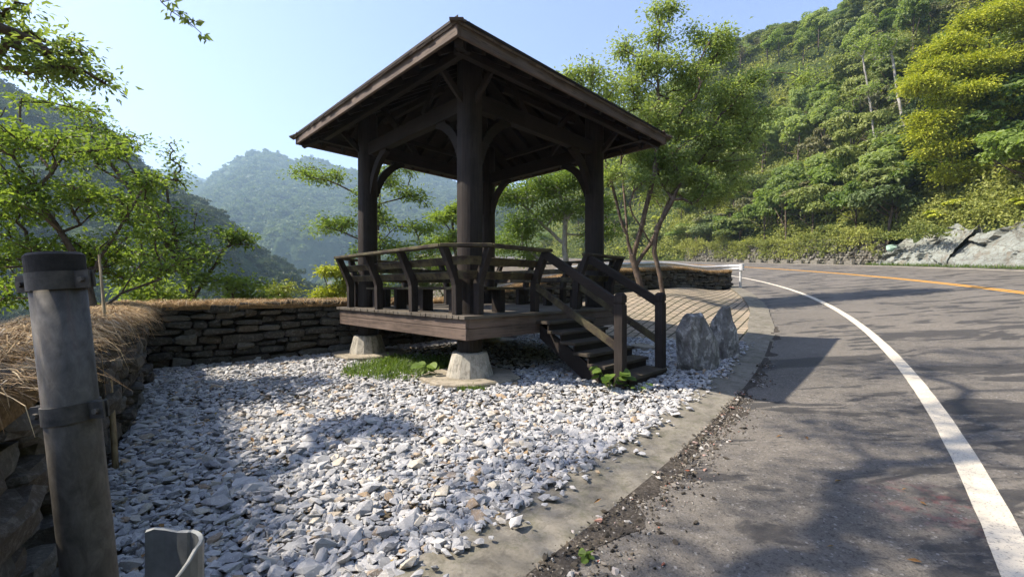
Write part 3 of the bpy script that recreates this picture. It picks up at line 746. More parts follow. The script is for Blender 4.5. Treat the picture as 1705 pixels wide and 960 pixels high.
def build_wall():
    r = np.random.default_rng(33); root = empty('dry_stone_wall', (WALL[4, 0], WALL[4, 1], 0))
    tag(root, 'low dry stone wall of grey slabs bending round the gravel and behind the pavilion', 'stone wall')
    L = WALL_A[-1]; TH = 0.5
    base_in = lambda x, y, n: ground_z(x + n[:, 0] * 0.15, y + n[:, 1] * 0.15)
    # packed core
    dq = np.unique(np.concatenate([np.linspace(0, L, 120), WALL_A])); x, y, h, t, n = wall_at(dq); g = base_in(x, y, n)
    # mitre normals
    nm = n.copy()
    for k in range(1, len(dq)):
        j = np.argmin(np.abs(WALL_A - dq[k]))
        if abs(WALL_A[j] - dq[k]) < 1e-6 and 0 < j < len(WALL) - 1:
            t0 = WALL[j] - WALL[j - 1]; t0 = t0 / np.linalg.norm(t0); t1 = WALL[j + 1] - WALL[j]; t1 = t1 / np.linalg.norm(t1)
            b = np.array([t0[1] + t1[1], -(t0[0] + t1[0])]); b /= np.linalg.norm(b); nm[k] = b / max(0.6, b @ np.array([t0[1], -t0[0]]))
    rows = []
    for off, zz in ((-0.12, -0.3), (-0.12, -0.05), (-TH + 0.06, -0.05), (-TH + 0.06, -1.6)):
        top = h - 0.05 if zz == -0.05 else zz
        rows.append(np.stack([x + nm[:, 0] * off, y + nm[:, 1] * off, g + top], 1))
    V = np.stack(rows, 1).reshape(-1, 3)
    T = NT('wall_core'); q = T.noise(T.coord(), 8, 5, 0.7); T.col(T.ramp(q, [(0.3, (0.010, 0.009, 0.007)), (0.7, (0.03, 0.026, 0.021))])); T.rough(0.95, 0.1)
    core = link('core', mesh_np('core', V, grid_faces(len(dq), 4)), T.m)
    # stones, course by course, on the face towards the lay-by, with some on the far face and the end
    pos, size, yaw = [], [], []
    def courses(d0, d1, side):
        z = 0.0
        segs = WALL_A
        hmax = 1.2; first = True
        while z < hmax:
            ch = r.uniform(0.07, 0.19) if not first else r.uniform(0.14, 0.24); first = False
            d = d0 + r.uniform(0, 0.1)
            while d < d1:
                w = ch * r.uniform(1.0, 3.4) + 0.06; w = min(w, 0.7)
                if r.random() < 0.12 and ch > 0.12: w *= 1.2
                dc = d + w / 2
                xx, yy, hh, tt, nn = wall_at(np.array([dc]))
                if z + ch * 0.6 < hh[0] and dc < d1:
                    gg = base_in(xx, yy, nn)[0]
                    off = -0.10 + r.normal(0, 0.03) if side > 0 else -TH + 0.08
                    pos.append((xx[0] + nn[0, 0] * off, yy[0] + nn[0, 1] * off, gg + z + ch / 2 + r.normal(0, 0.012) + 0.05 * math.sin(d * 1.3 + z * 2)))
                    size.append((w / 2 * 1.03, r.uniform(0.09, 0.14), ch / 2 * r.uniform(0.62, 1.25))); yaw.append(math.atan2(tt[0, 1], tt[0, 0]) + r.normal(0, 0.05))
                d += w + r.uniform(0.006, 0.035)
            z += ch * 1.03
    courses(2.6, L, 1); courses(L - 9, L, -1)
    # end face at the kerb
    x, y, h, t, n = wall_at(np.array([L - 0.01])); g = base_in(x, y, n)[0]
    z = 0
    while z < h[0] - 0.05:
        ch = r.uniform(0.08, 0.17)
        for k in (-0.14, -0.37):
            pos.append((x[0] + n[0, 0] * k - t[0, 0] * 0.03, y[0] + n[0, 1] * k - t[0, 1] * 0.03, g + z + ch / 2)); size.append((0.12, 0.10, ch / 2)); yaw.append(math.atan2(n[0, 1], n[0, 0]))
        z += ch
    pos = np.array(pos); size = np.array(size); yaw = np.array(yaw); m = len(pos)
    R = rot_mats(yaw, r.normal(0, 0.06, m), r.normal(0, 0.06, m)); pr = stone_protos(14, 8)
    V, F, _ = scatter(pr, pos, size, R, r.integers(0, 14, m))
    st = link('stone_face', mesh_np('stone_face', V, F), M['wall_stone'])
    # straw mat
    dq = np.linspace(0, L, 420); x, y, h, t, n = wall_at(dq); g = base_in(x, y, n)
    prof = [(0.03, -0.07), (0.02, 0.0), (-0.10, 0.06), (-0.26, 0.085), (-0.42, 0.055), (-0.56, -0.03), (-0.58, -0.12)]
    rows = []
    for k, (o_, z_) in enumerate(prof):
        wb = vnoise(np.stack([dq, np.full_like(dq, k * 3.1)], 1), 4.0, 6, 3)
        rows.append(np.stack([x + n[:, 0] * (o_ + wb * 0.03), y + n[:, 1] * (o_ + wb * 0.03), g + h + z_ + wb * 0.03], 1))
    V2 = np.stack(rows, 1).reshape(-1, 3)
    mt = link('straw_mat', mesh_np('straw_mat', V2, grid_faces(len(dq), len(prof))), M['straw_mat'], smooth=True)
    for o in (core, st, mt): o.parent = root; o.matrix_parent_inverse = Matrix.Translation(-Vector(root.location))
    # loose straw blades
    def blades(nb, d0, d1, lmin, lmax, w, wild):
        d = r.uniform(d0, d1, nb); x, y, h, t, n = wall_at(d); g = base_in(x, y, n)
        u = r.uniform(-0.5, 0.06, nb); c = np.stack([x + n[:, 0] * u, y + n[:, 1] * u, g + h + 0.05 + 0.05 * np.sin((u + 0.5) / 0.56 * np.pi) + r.uniform(0, 0.035, nb)], 1)
        sg = np.where(r.random(nb) < np.clip(0.45 + (u + 0.25) * 1.6, 0.1, 0.95), 1.0, -1.0)
        ang = r.normal(0, wild, nb)
        dx = n * (sg * np.cos(ang))[:, None] + t * np.sin(ang)[:, None]
        lng = r.uniform(lmin, lmax, nb); droop = r.uniform(0.1, 1.0, nb)
        tt = np.linspace(0, 1, 4); vv = []
        sidev = np.stack([-dx[:, 1], dx[:, 0], np.zeros(nb)], 1)
        for q in tt:
            outw = np.sin(q * droop * 1.5) / (droop * 1.5); dn = (1 - np.cos(q * droop * 1.5)) / (droop * 1.5)
            p = c + np.concatenate([dx * (lng * outw)[:, None], (-lng * dn + 0.12 * lng * q * r.normal(0, 1, nb))[:, None]], 1)
            ww = w * (1 - 0.75 * q) * r.uniform(0.7, 1.3, nb)
            vv += [p + sidev * ww[:, None], p - sidev * ww[:, None]]
        V = np.stack(vv, 1).reshape(-1, 3); b = np.arange(nb)[:, None] * 8
        F = np.concatenate([b + np.array([0, 1, 3, 2]), b + np.array([2, 3, 5, 4]), b + np.array([4, 5, 7, 6])]); return V, F
    A = []; n0 = 0; FF = []
    for args in ((3600, 4.25, 9.0, 0.10, 0.32, 0.0026, 0.85), (1900, 4.5, 8.9, 0.12, 0.40, 0.003, 1.1), (5200, 8.2, 16.0, 0.07, 0.26, 0.0034, 0.95), (6500, 15.0, L, 0.12, 0.32, 0.006, 0.6)):
        V, F = blades(*args); A.append(V); FF.append(F + n0); n0 += len(V)
    tag(link('straw', mesh_np('straw', np.concatenate(A), np.concatenate(FF)), M['straw']), 'golden dry straw laid loose along the top of the stone wall', 'straw', kind='stuff')


build_wall()

# ------------------------------------------------------------------ the pavilion
FLOOR = 1.05


def side(k, a, b, z):
    return ((-b, a, z), (a, -b, z), (b, a, z), (a, b, z))[k]


def ax(k): return 'y' if k in (0, 2) else 'x'


def sprism(k, poly_bz, a0, a1):
    """prism of an outline in the (outward, height) plane, between a0 and a1 along side k"""
    mb = MB(); n = len(poly_bz)
    V = [side(k, a0, b, z) for b, z in poly_bz] + [side(k, a1, b, z) for b, z in poly_bz]
    mb.add(V, [tuple(range(n)), tuple(range(2 * n - 1, n - 1, -1))] + [(i, n + i, n + (i + 1) % n, (i + 1) % n) for i in range(n)])
    return mb


def fix(o):
    bm = bmesh.new(); bm.from_mesh(o.data); bmesh.ops.recalc_face_normals(bm, faces=bm.faces); bm.to_mesh(o.data); bm.free(); return o


def sbox(k, a0, a1, b0, b1, z0, z1, mb=None):
    mb = mb or MB(); p = side(k, a0, b0, z0); q = side(k, a1, b1, z1)
    mb.box([(u + v) / 2 for u, v in zip(p, q)], [abs(u - v) for u, v in zip(p, q)]); return mb


EZ = 4.66; SLOPE = 0.60
def roofz(b): return EZ + (PE_H - b) * SLOPE


def build_pavilion():
    r = random.Random(11)
    P = empty('wooden_pavilion', (PCX, PCY, 0.0), PROT)
    tag(P, 'square dark timber pavilion with hipped roof raised on round posts above the gravel', 'pavilion')
    # round posts on concrete footings
    for cx, cy in COLS:
        ph = r.random() * 6
        wob = lambda a, z: 0.012 * math.sin(9 * a + ph) + 0.010 * math.sin(5 * a + ph * 2 + z * 0.6)
        rr = 0.20
        prof = [(rr * (1 + 0.01 * math.sin(z * 2 + ph)), z) for z in [0.40 + 0.26 * i for i in range(18)] + [roofz(PC_H) - 0.05]]
        c = MB().lathe((cx, cy, 0), prof, 28, wob).build('column', M['wood_z'], P, smooth=False)
        g = gz(*from_pav(cx, cy))
        fo = MB().lathe((cx, cy, 0), [(0.385, g - 0.1), (0.38, 0.08), (0.37, 0.12), (0.285, 0.43), (0.275, 0.45), (0.2, 0.455)], 14).build('footing', M['footing'], c, bevel=0.01)
        n = 16; pts = []
        for i in range(n):
            a = 2 * math.pi * i / n + 0.2; rad = 0.76 + r.uniform(-0.07, 0.07); s4 = rad / max(abs(math.cos(a)), abs(math.sin(a))) ** 0.55
            pts.append((cx + s4 * math.cos(a) * 0.94, cy + s4 * math.sin(a) * 0.94))
        MB().prism(pts, -0.2, 0.085).build('pad', M['pad'], c, bevel=0.02)
    # floor
    mb = MB(); w = 0.142; y = -PD_H - 0.03 + w / 2
    while y < PD_H + 0.03:
        mb.box((r.uniform(-0.006, 0.006), y, FLOOR - 0.025 + r.uniform(-0.002, 0.002)), (2 * PD_H + 0.09, w - 0.009, 0.05)); y += w
    mb.build('floor', M['deck'], P, bevel=0.004)
    for k in range(4):
        L = PD_H if k in (0, 2) else PD_H - 0.062
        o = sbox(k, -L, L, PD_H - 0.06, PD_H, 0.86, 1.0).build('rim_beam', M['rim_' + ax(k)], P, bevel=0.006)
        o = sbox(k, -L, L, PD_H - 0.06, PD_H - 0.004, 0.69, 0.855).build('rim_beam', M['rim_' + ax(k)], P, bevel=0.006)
    for y in (-1.45, -0.72, 0.0, 0.72, 1.45):
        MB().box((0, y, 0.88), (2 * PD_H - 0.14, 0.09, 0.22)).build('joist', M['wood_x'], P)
    # back rests: canted posts, flat top rail, two boards, curved boards round the corners
    posts = {0: (-1.83, -0.61, 0.61, 1.83), 1: (-1.83, -0.56, 0.64, 1.83), 2: (-1.83, -0.61, 0.61, 1.83), 3: (-1.83, -0.61, 0.61, 1.83)}
    outl = [(2.00, FLOOR), (2.12, FLOOR), (2.13, 1.50), (2.16, 1.60), (2.37, 2.058), (2.25, 2.058), (2.05, 1.66), (2.00, 1.55)]
    spans = {0: [(-1.83, 1.83)], 1: [(-1.83, -0.56), (0.64, 1.83)], 2: [(-1.83, 1.83)], 3: [(-1.83, 1.83)]}
    for k in range(4):
        for a in posts[k]:
            fix(sprism(k, outl, a - 0.055, a + 0.055).build('rail_post', M['wood_z'], P, bevel=0.006))
        for a0, a1 in spans[k]:
            e0 = 0.075 if abs(a0) < 1 else 0.0; e1 = 0.075 if abs(a1) < 1 else 0.0
            top = MB(); S, E = side(k, a0 - e0, 2.325, 2.085), side(k, a1 + e1, 2.325, 2.085)
            top.beam(S, E, 0.17, 0.05).build('top_rail', M['rail_' + ax(k)], P, bevel=0.008)
            for z, b in ((1.655, 2.045), (1.865, 2.155)):
                S, E = side(k, a0 - e0 * 0.6, b - 0.03, z), side(k, a1 + e1 * 0.6, b - 0.03, z)
                upv = Vector(side(k, 0, 0.47, 0.88)) ; MB().beam(S, E, 0.035, 0.125, upv).build('back_board', M['rail_' + ax(k)], P, bevel=0.005)
    corner = [(0, -1, 1, -1), (0, 1, 3, -1), (1, 1, 2, -1), (2, 1, 3, 1)]
    for (k1, s1, k2, s2) in corner:
        A = Vector(side(k1, s1 * 1.83, 2.325, 2.088)); B = Vector(side(k2, s2 * 1.83, 2.325, 2.088)); d = (B - A).normalized()
        MB().beam(A - d * 0.04, B + d * 0.04, 0.168, 0.05).build('top_rail', M['rail_x'], P, bevel=0.008)
        for z, b in ((1.655, 2.075), (1.865, 2.18)):
            A = Vector(side(k1, s1 * 1.86, b, z)); B = Vector(side(k2, s2 * 1.86, b, z)); mid = (A + B) / 2; outv = Vector((mid.x, mid.y, 0)).normalized()
            mb = MB(); n = 9; vs_ = []
            for i in range(n):
                t = i / (n - 1); c = A.lerp(B, t) + outv * 0.11 * math.sin(math.pi * t)
                for (do, dz) in ((0.018 - 0.02, -0.062), (0.018 + 0.025, 0.062), (-0.018 + 0.025, 0.066), (-0.018 - 0.02, -0.058)):
                    q = c + outv * do; vs_.append((q.x, q.y, q.z + dz))
            fs_ = [(j * 4 + m, j * 4 + (m + 1) % 4, (j + 1) * 4 + (m + 1) % 4, (j + 1) * 4 + m) for j in range(n - 1) for m in range(4)] + [(0, 1, 2, 3), tuple((n - 1) * 4 + m for m in (3, 2, 1, 0))]
            mb.add(vs_, fs_); fix(mb.build('corner_board', M['rail_x'], P))
    # built-in benches
    for k, rng_ in ((0, [(-1.5, 1.5)]), (1, [(-1.5, -0.64), (0.72, 1.5)]), (2, [(-1.5, 1.5)]), (3, [(-1.5, 1.5)])):
        for a0, a1 in rng_:
            s_ = MB(); sbox(k, a0, a1, 1.50, 1.685, 1.43, 1.475, s_); sbox(k, a0, a1, 1.70, 1.885, 1.43, 1.475, s_)
            s_.build('bench_seat', M['rail_' + ax(k)], P, bevel=0.005)
            q = (a0 + 0.18, (a0 + a1) / 2 - 0.45, (a0 + a1) / 2 + 0.45, a1 - 0.18) if a1 - a0 > 1.5 else ((a0 + a1) / 2,)
            for a in q: sbox(k, a - 0.055, a + 0.055, 1.58, 1.80, FLOOR + 0.001, 1.429).build('bench_leg', M['wood_z'], P, bevel=0.005)
    # tie beams, curved braces, struts
    for k in range(4):
        up = 0.0 if k in (0, 2) else 0.032
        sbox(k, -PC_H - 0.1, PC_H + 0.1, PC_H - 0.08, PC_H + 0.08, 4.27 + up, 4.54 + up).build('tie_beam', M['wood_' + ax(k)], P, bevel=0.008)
        for s in (-1, 1):
            P0, P1, P2 = (PC_H - 0.18, 3.46), (PC_H - 0.30, 4.10), (PC_H - 0.86, 4.262 + up)
            cl = []
            for i in range(10):
                t = i / 9; q = [(1 - t) ** 2 * u + 2 * t * (1 - t) * v + t * t * w_ for u, v, w_ in zip(P0, P1, P2)]; cl.append(q)
            poly_in, poly_out = [], []
            for i, q in enumerate(cl):
                d = Vector(cl[min(i + 1, 9)]) - Vector(cl[max(i - 1, 0)]); d.normalize(); nrm = Vector((d.y, -d.x)); w_ = 0.055 + 0.02 * math.sin(i / 9 * math.pi)
                poly_out.append((q[0] + nrm.x * w_, q[1] + nrm.y * w_)); poly_in.append((q[0] - nrm.x * w_, q[1] - nrm.y * w_))
            mb = MB(); V = []; n = 10
            for t0 in (-0.05, 0.05):
                for (a, z) in poly_out + poly_in: V.append(side(k, s * a, PC_H + t0, z))
            fs_ = []
            m = 2 * n
            for i in range(n - 1):
                fs_ += [(i, i + 1, n + i + 1, n + i), (m + i, m + n + i, m + n + i + 1, m + i + 1), (i, m + i, m + i + 1, i + 1), (n + i, n + i + 1, m + n + i + 1, m + n + i)]
            fs_ += [(0, n, m + n, m), (n - 1, m + n - 1, m + 2 * n - 1, 2 * n - 1)]
            mb.add(V, fs_)
            sbox(k, s * (PC_H - 0.66) - 0.07, s * (PC_H - 0.66) + 0.07, PC_H - 0.045, PC_H + 0.045, 4.16 + up, 4.268 + up, mb)
            sbox(k, s * (PC_H - 0.225) - 0.04, s * (PC_H - 0.225) + 0.04, PC_H - 0.045, PC_H + 0.045, 3.62, 3.76, mb)
            fix(mb.build('brace', M['wood_' + ax(k)], P))
            MB().beam(side(k, s * 0.45, PC_H + 0.02, 4.56), side(k, s * 0.98, PC_H + 0.05, 5.10), 0.07, 0.11).build('strut', M['wood_z'], P, bevel=0.005)
            MB().beam(side(k, s * (PC_H + 0.15), PC_H + 0.02, 4.36), side(k, s * 2.40, PC_H + 0.04, 4.80), 0.06, 0.10).build('strut', M['wood_z'], P, bevel=0.005)
        sbox(k, -1.0, 1.0, PC_H - 0.05, PC_H + 0.03, 4.80, 4.90).build('collar', M['wood_' + ax(k)], P, bevel=0.005)
        sbox(k, -2.52, 2.52, 2.34, 2.44, roofz(2.4) - 0.26 - 0.01 * k, roofz(2.4) - 0.15 - 0.01 * k).build('purlin', M['wood_' + ax(k)], P, bevel=0.005)
    # rafters under the boards
    for k in range(4):
        for i in range(-5, 6):
            a = i * 0.46
            MB().beam(side(k, a, 2.74, roofz(2.74) - 0.078), side(k, a, abs(a) + 0.09, roofz(abs(a) + 0.09) - 0.078), 0.07, 0.13).build('rafter', M['wood_' + ('x' if ax(k) == 'y' else 'y')], P)
    for sx in (-1, 1):
        for sy in (-1, 1):
            MB().beam((sx * 2.74, sy * 2.74, roofz(2.74) - 0.12), (sx * 0.02, sy * 0.02, roofz(0.02) - 0.12), 0.11, 0.19).build('hip_rafter', M['wood_x'], P)
    mb = MB(); e = 2.785
    q = [(-e, -e), (e, -e), (e, e), (-e, e)]
    mb.add([(x, y, roofz(e)) for x, y in q] + [(0, 0, roofz(0))] + [(x, y, roofz(e) + 0.045) for x, y in q] + [(0, 0, roofz(0) + 0.05)],
           [(1, 0, 4), (2, 1, 4), (3, 2, 4), (0, 3, 4), (5, 6, 9), (6, 7, 9), (7, 8, 9), (8, 5, 9)] + [(i, (i + 1) % 4, 5 + (i + 1) % 4, 5 + i) for i in range(4)])
    mb.build('roof_boards', M['wood_x'], P)
    for k in range(4):
        L = 2.835 if k in (0, 2) else 2.783
        sbox(k, -L, L, 2.787, 2.832, 4.555, 4.775 + 0.001 * k).build('fascia', M['rim_' + ax(k)], P, bevel=0.006)
        sbox(k, -L - 0.02 + 0.022 * (k % 2), L + 0.02 - 0.022 * (k % 2), 2.833, 2.843, 4.745, 4.79 + 0.001 * k).build('drip_board', M['wood_' + ax(k)], P, bevel=0.004)
    # shingles, laid in courses
    mb = MB(); nc = 17; ang = math.atan(SLOPE)
    for k in range(4):
        for c in range(nc):
            b1 = 2.865 - c * 2.865 / nc; b0 = max(b1 - 0.30, 0.02)
            a = -b1
            while a < b1 - 0.01:
                w = min(r.uniform(0.10, 0.24), b1 - a)
                am = a + w / 2; lim = abs(am)
                bb0 = max(b0, lim - 0.10)
                if b1 - bb0 > 0.05:
                    j = r.uniform(-0.02, 0.015); th = r.uniform(0.016, 0.028)
                    pA = Vector(side(k, am, b1 + j, roofz(b1 + j) + 0.075 + r.uniform(0, 0.012))); pB = Vector(side(k, am, bb0, roofz(bb0) + 0.062))
                    mb.beam(pA, pB, max(w - 0.006, 0.01), th)
                a += w
    for sx in (-1, 1):
        for sy in (-1, 1):
            t = 2.9
            while t > 0.1:
                mb.beam((sx * t, sy * t, roofz(t) + 0.10), (sx * (t - 0.26), sy * (t - 0.26), roofz(t - 0.26) + 0.085), 0.17, 0.03); t -= 0.16
    mb.build('shingle_roof', M['shingle'], P)
    # steps
    for i in range(6):
        zt = FLOOR - 0.15 * (i + 1); b0 = 2.165 + 0.265 * i
        lo, hi = (-0.64, 0.70) if i < 5 else (-0.49, 0.70)
        sbox(1, lo, hi, b0 - 0.02, b0 + 0.30 + (0.06 if i == 5 else 0), zt - 0.05, zt).build('tread', M['tread'], P, bevel=0.006)
        sbox(1, lo + 0.02, hi - 0.02, b0 + 0.235 + (0.07 if i == 5 else 0), b0 + 0.26 + (0.07 if i == 5 else 0), zt - 0.152, zt - 0.052).build('riser', M['wood_x'], P)
    for a in (-0.52, 0.60):
        poly = [(2.17, 0.60), (2.17, 0.84), (3.62, 0.02), (3.62, -0.12), (3.3, -0.12)]
        fix(sprism(1, poly, a - 0.03, a + 0.03).build('stringer', M['wood_x'], P))
    for a in (-0.585, 0.665):
        n_ = MB(); g = -0.1
        sbox(1, a - 0.068, a + 0.068, 3.68, 3.816, g, 1.215, n_)
        sbox(1, a - 0.056, a + 0.056, 3.692, 3.804, 1.215, 1.245, n_)
        sbox(1, a - 0.068, a + 0.068, 3.68, 3.816, 1.245, 1.345, n_)
        p0 = [(side(1, a + u * s_, 3.748 + v * s_, z)) for z, s_ in ((1.345, 0.068), (1.385, 0.04)) for u, v in ((-1, -1), (1, -1), (1, 1), (-1, 1))]
        n_.add(p0, [(0, 1, 5, 4), (1, 2, 6, 5), (2, 3, 7, 6), (3, 0, 4, 7), (4, 5, 6, 7), (3, 2, 1, 0)])
        fix(n_.build('newel_post', M['wood_z'], P, bevel=0.006))
        MB().beam(side(1, a, 2.27, 2.055), side(1, a, 3.70, 1.225), 0.085, 0.14).build('handrail', M['wood_y'], P, bevel=0.012)
        MB().beam(side(1, a, 2.09, 1.50), side(1, a, 3.69, 0.60), 0.05, 0.115).build('lower_rail', M['rail_y'], P, bevel=0.006)


build_pavilion()

# ------------------------------------------------------------------ standing stones, cover, metal post and rails


def monolith(name, label, px, py, Y, w, d, h, rot, seed, top):
    x, _, _ = at(px, py, Y); g = gz(x, Y)
    bm = bmesh.new(); bmesh.ops.create_icosphere(bm, subdivisions=5, radius=1.0)
    V = np.array([list(v.co) for v in bm.verts]); F = np.array([[v.index for v in f.verts] for f in bm.faces]); bm.free()
    l4 = (np.abs(V) ** np.array([4, 4, 6])).sum(1) ** 0.2; V = V / l4[:, None]
    V = np.clip(V, -1, 1); t = (V[:, 2] + 1) / 2
    r = np.random.default_rng(seed)
    for i in range(22):                                     # split faces of schist
        nrm = r.normal(size=3); nrm[2] *= 0.3; nrm /= np.linalg.norm(nrm); lim = r.uniform(0.78, 1.02)
        dd = V @ nrm - lim; V = V - np.outer(np.maximum(dd, 0), nrm) * 0.96
    t = (V[:, 2] + 1) / 2
    W = np.interp(t, np.linspace(0, 1, len(top[0])), top[0]); Sx = np.interp(t, np.linspace(0, 1, len(top[1])), top[1])
    Q = np.stack([V[:, 0] * W * w / 2 + Sx * w, V[:, 1] * (1 - 0.35 * t) * d / 2, t * (h + 0.2) - 0.2], 1)
    Q += vnoise(Q * np.array([1, 1, 0.35]), 7, seed, 4)[:, None] * np.array([0.05, 0.045, 0.02]) + vnoise(Q * np.array([1, 1, 0.45]), 22, seed + 2, 3)[:, None] * np.array([0.022, 0.022, 0.008])
    c, s = math.cos(rot), math.sin(rot); Q = np.stack([Q[:, 0] * c - Q[:, 1] * s, Q[:, 0] * s + Q[:, 1] * c, Q[:, 2]], 1)
    o = link(name, mesh_np(name, Q, F), M['schist']); o.location = (x, Y, g - 0.03); tag(o, label, 'standing stone'); return o


monolith('standing_stone', 'broad round-shouldered grey standing stone with pale veins, nearer the steps', 1163, 600, 7.3, 0.86, 0.46, 1.02, 0.25, 3, ([1.0, 1.02, 0.98, 0.90, 0.62], [0.03, 0.02, 0.0, -0.03, -0.07]))
monolith('standing_stone', 'narrow pointed grey-green standing stone behind the rounder one by the kerb', 1205, 585, 8.1, 0.56, 0.40, 1.04, -0.35, 9, ([1.0, 1.0, 0.9, 0.72, 0.3], [0.0, 0.0, -0.02, -0.05, 0.05]))

x, y = 3.05, 9.6
mb = MB().lathe((0, 0, 0), [(0.36, -0.12), (0.36, 0.075), (0.33, 0.09), (0.31, 0.08)], 28)
cv = mb.build('inspection_cover', M['pad'], smooth=False); cv.location = (x, y, gz(x, y)); tag(cv, 'round flat concrete inspection cover in the gravel beyond the steps', 'cover')


def build_steel_post():
    Y = 1.30; bx, by = -1.204, Y; g = gz(bx, by)
    P = empty('steel_post', (bx, by, g)); tag(P, 'tall round weathered steel post with clamp bands and black cap by the wall', 'post')
    P.rotation_euler = (0.02, math.radians(-5.2), 0)
    H = 1.505 - g; R = 0.0615
    MB().lathe((0, 0, 0), [(R, -0.25), (R, 0.5), (R, 1.0), (R, H)], 48).build('tube', M['steel'], P, smooth=True)
    MB().lathe((0, 0, 0), [(R + 0.003, H - 0.004), (R + 0.004, H + 0.048), (R - 0.004, H + 0.056), (R * 0.4, H + 0.060)], 40).build('cap', M['rubber'], P, smooth=False)
    for zc in (H - 0.027, H - 0.415):
        b = MB().lathe((0, 0, 0), [(R, zc - 0.026), (R + 0.0045, zc - 0.026), (R + 0.0045, zc + 0.026), (R, zc + 0.026)], 48, cap=False)
        th = math.radians(40)
        for s in (-1, 1):
            e = Vector((s * (R + 0.022), -0.012, zc)); b.box(e, (0.048, 0.006, 0.05)); b.box(e + Vector((0, 0.014, 0)), (0.048, 0.006, 0.05))
        bo = b.build('clamp_band', M['band'], P, smooth=False)
        for s in (-1, 1):
            bl = MB(); p = Vector((s * (R + 0.028), -0.02, zc - 0.002))
            bl.tube([p + Vector((0, -0.006, 0)), p + Vector((0, 0.03, 0))], 0.0085, 6); bl.build('bolt', M['steel'], bo)


build_steel_post()


def build_rail_end():
    # curved sheet-metal end piece: flat back, rolled forward at one side, wavy cut top
    Y = 1.20; P0 = at(237, 960, Y); P1 = at(352, 960, Y); w = P1[0] - P0[0]; g = gz(P0[0], Y); top = CAMZ + (480 - 888) / FPX * Y - g
    plan = [(0.0, 0.012), (0.02, 0.018), (0.05, 0.022), (0.085, 0.022), (0.12, 0.014)]
    cx, cy, rr = w - 0.085, -0.065, 0.085
    for i in range(12):
        a = math.radians(78 - i * 15); plan.append((cx + rr * math.cos(a), cy + rr * math.sin(a)))
    plan = np.array(plan); d = np.gradient(plan, axis=0); d /= np.linalg.norm(d, axis=1)[:, None]; nrm = np.stack([-d[:, 1], d[:, 0]], 1)
    s = along(plan); S = s[-1]
    zt = top + 0.006 * np.sin(s / S * 22) * (s < 0.12) - 0.006 * np.clip((s - 0.1) / 0.1, 0, 1) - 0.10 * np.clip((s - 0.24) / 0.12, 0, 1)
    th = 0.006; V = []
    for i in range(len(plan)):
        for off, z in ((th, -0.15), (th, zt[i]), (th * 0.5, zt[i] + 0.003), (-th, zt[i]), (-th, -0.15)):
            V.append((plan[i, 0] + nrm[i, 0] * off, plan[i, 1] + nrm[i, 1] * off, z))
    n = len(plan); F = [(i * 5 + j, i * 5 + (j + 1) % 5, (i + 1) * 5 + (j + 1) % 5, (i + 1) * 5 + j) for i in range(n - 1) for j in range(5)] + [(0, 1, 2, 3, 4), tuple((n - 1) * 5 + j for j in (4, 3, 2, 1, 0))]
    mb = MB(); mb.add(V, F); o = fix(mb.build('guardrail_end', M['sheet'], smooth=False)); o.location = (P0[0], Y, g)
    tag(o, 'curled grey sheet metal guardrail end standing in gravel beside the steel post', 'guardrail end')


build_rail_end()
Yk = 3.42; p0 = at(165, 424, Yk + 0.12); p1 = at(189, 718, Yk); p2 = at(193, 775, Yk - 0.05); p2[2] = gz(p2[0], p2[1])
rd = MB().tube([p0, Vector(p0).lerp(Vector(p1), 0.45) + Vector((0.006, 0, 0)), p1, p2], [0.008, 0.012, 0.021, 0.021], 8).build('reed_stake', M['reed'], smooth=True)
tag(rd, 'thin dry reed stake leaning upright against the straw behind the steel post', 'stake')


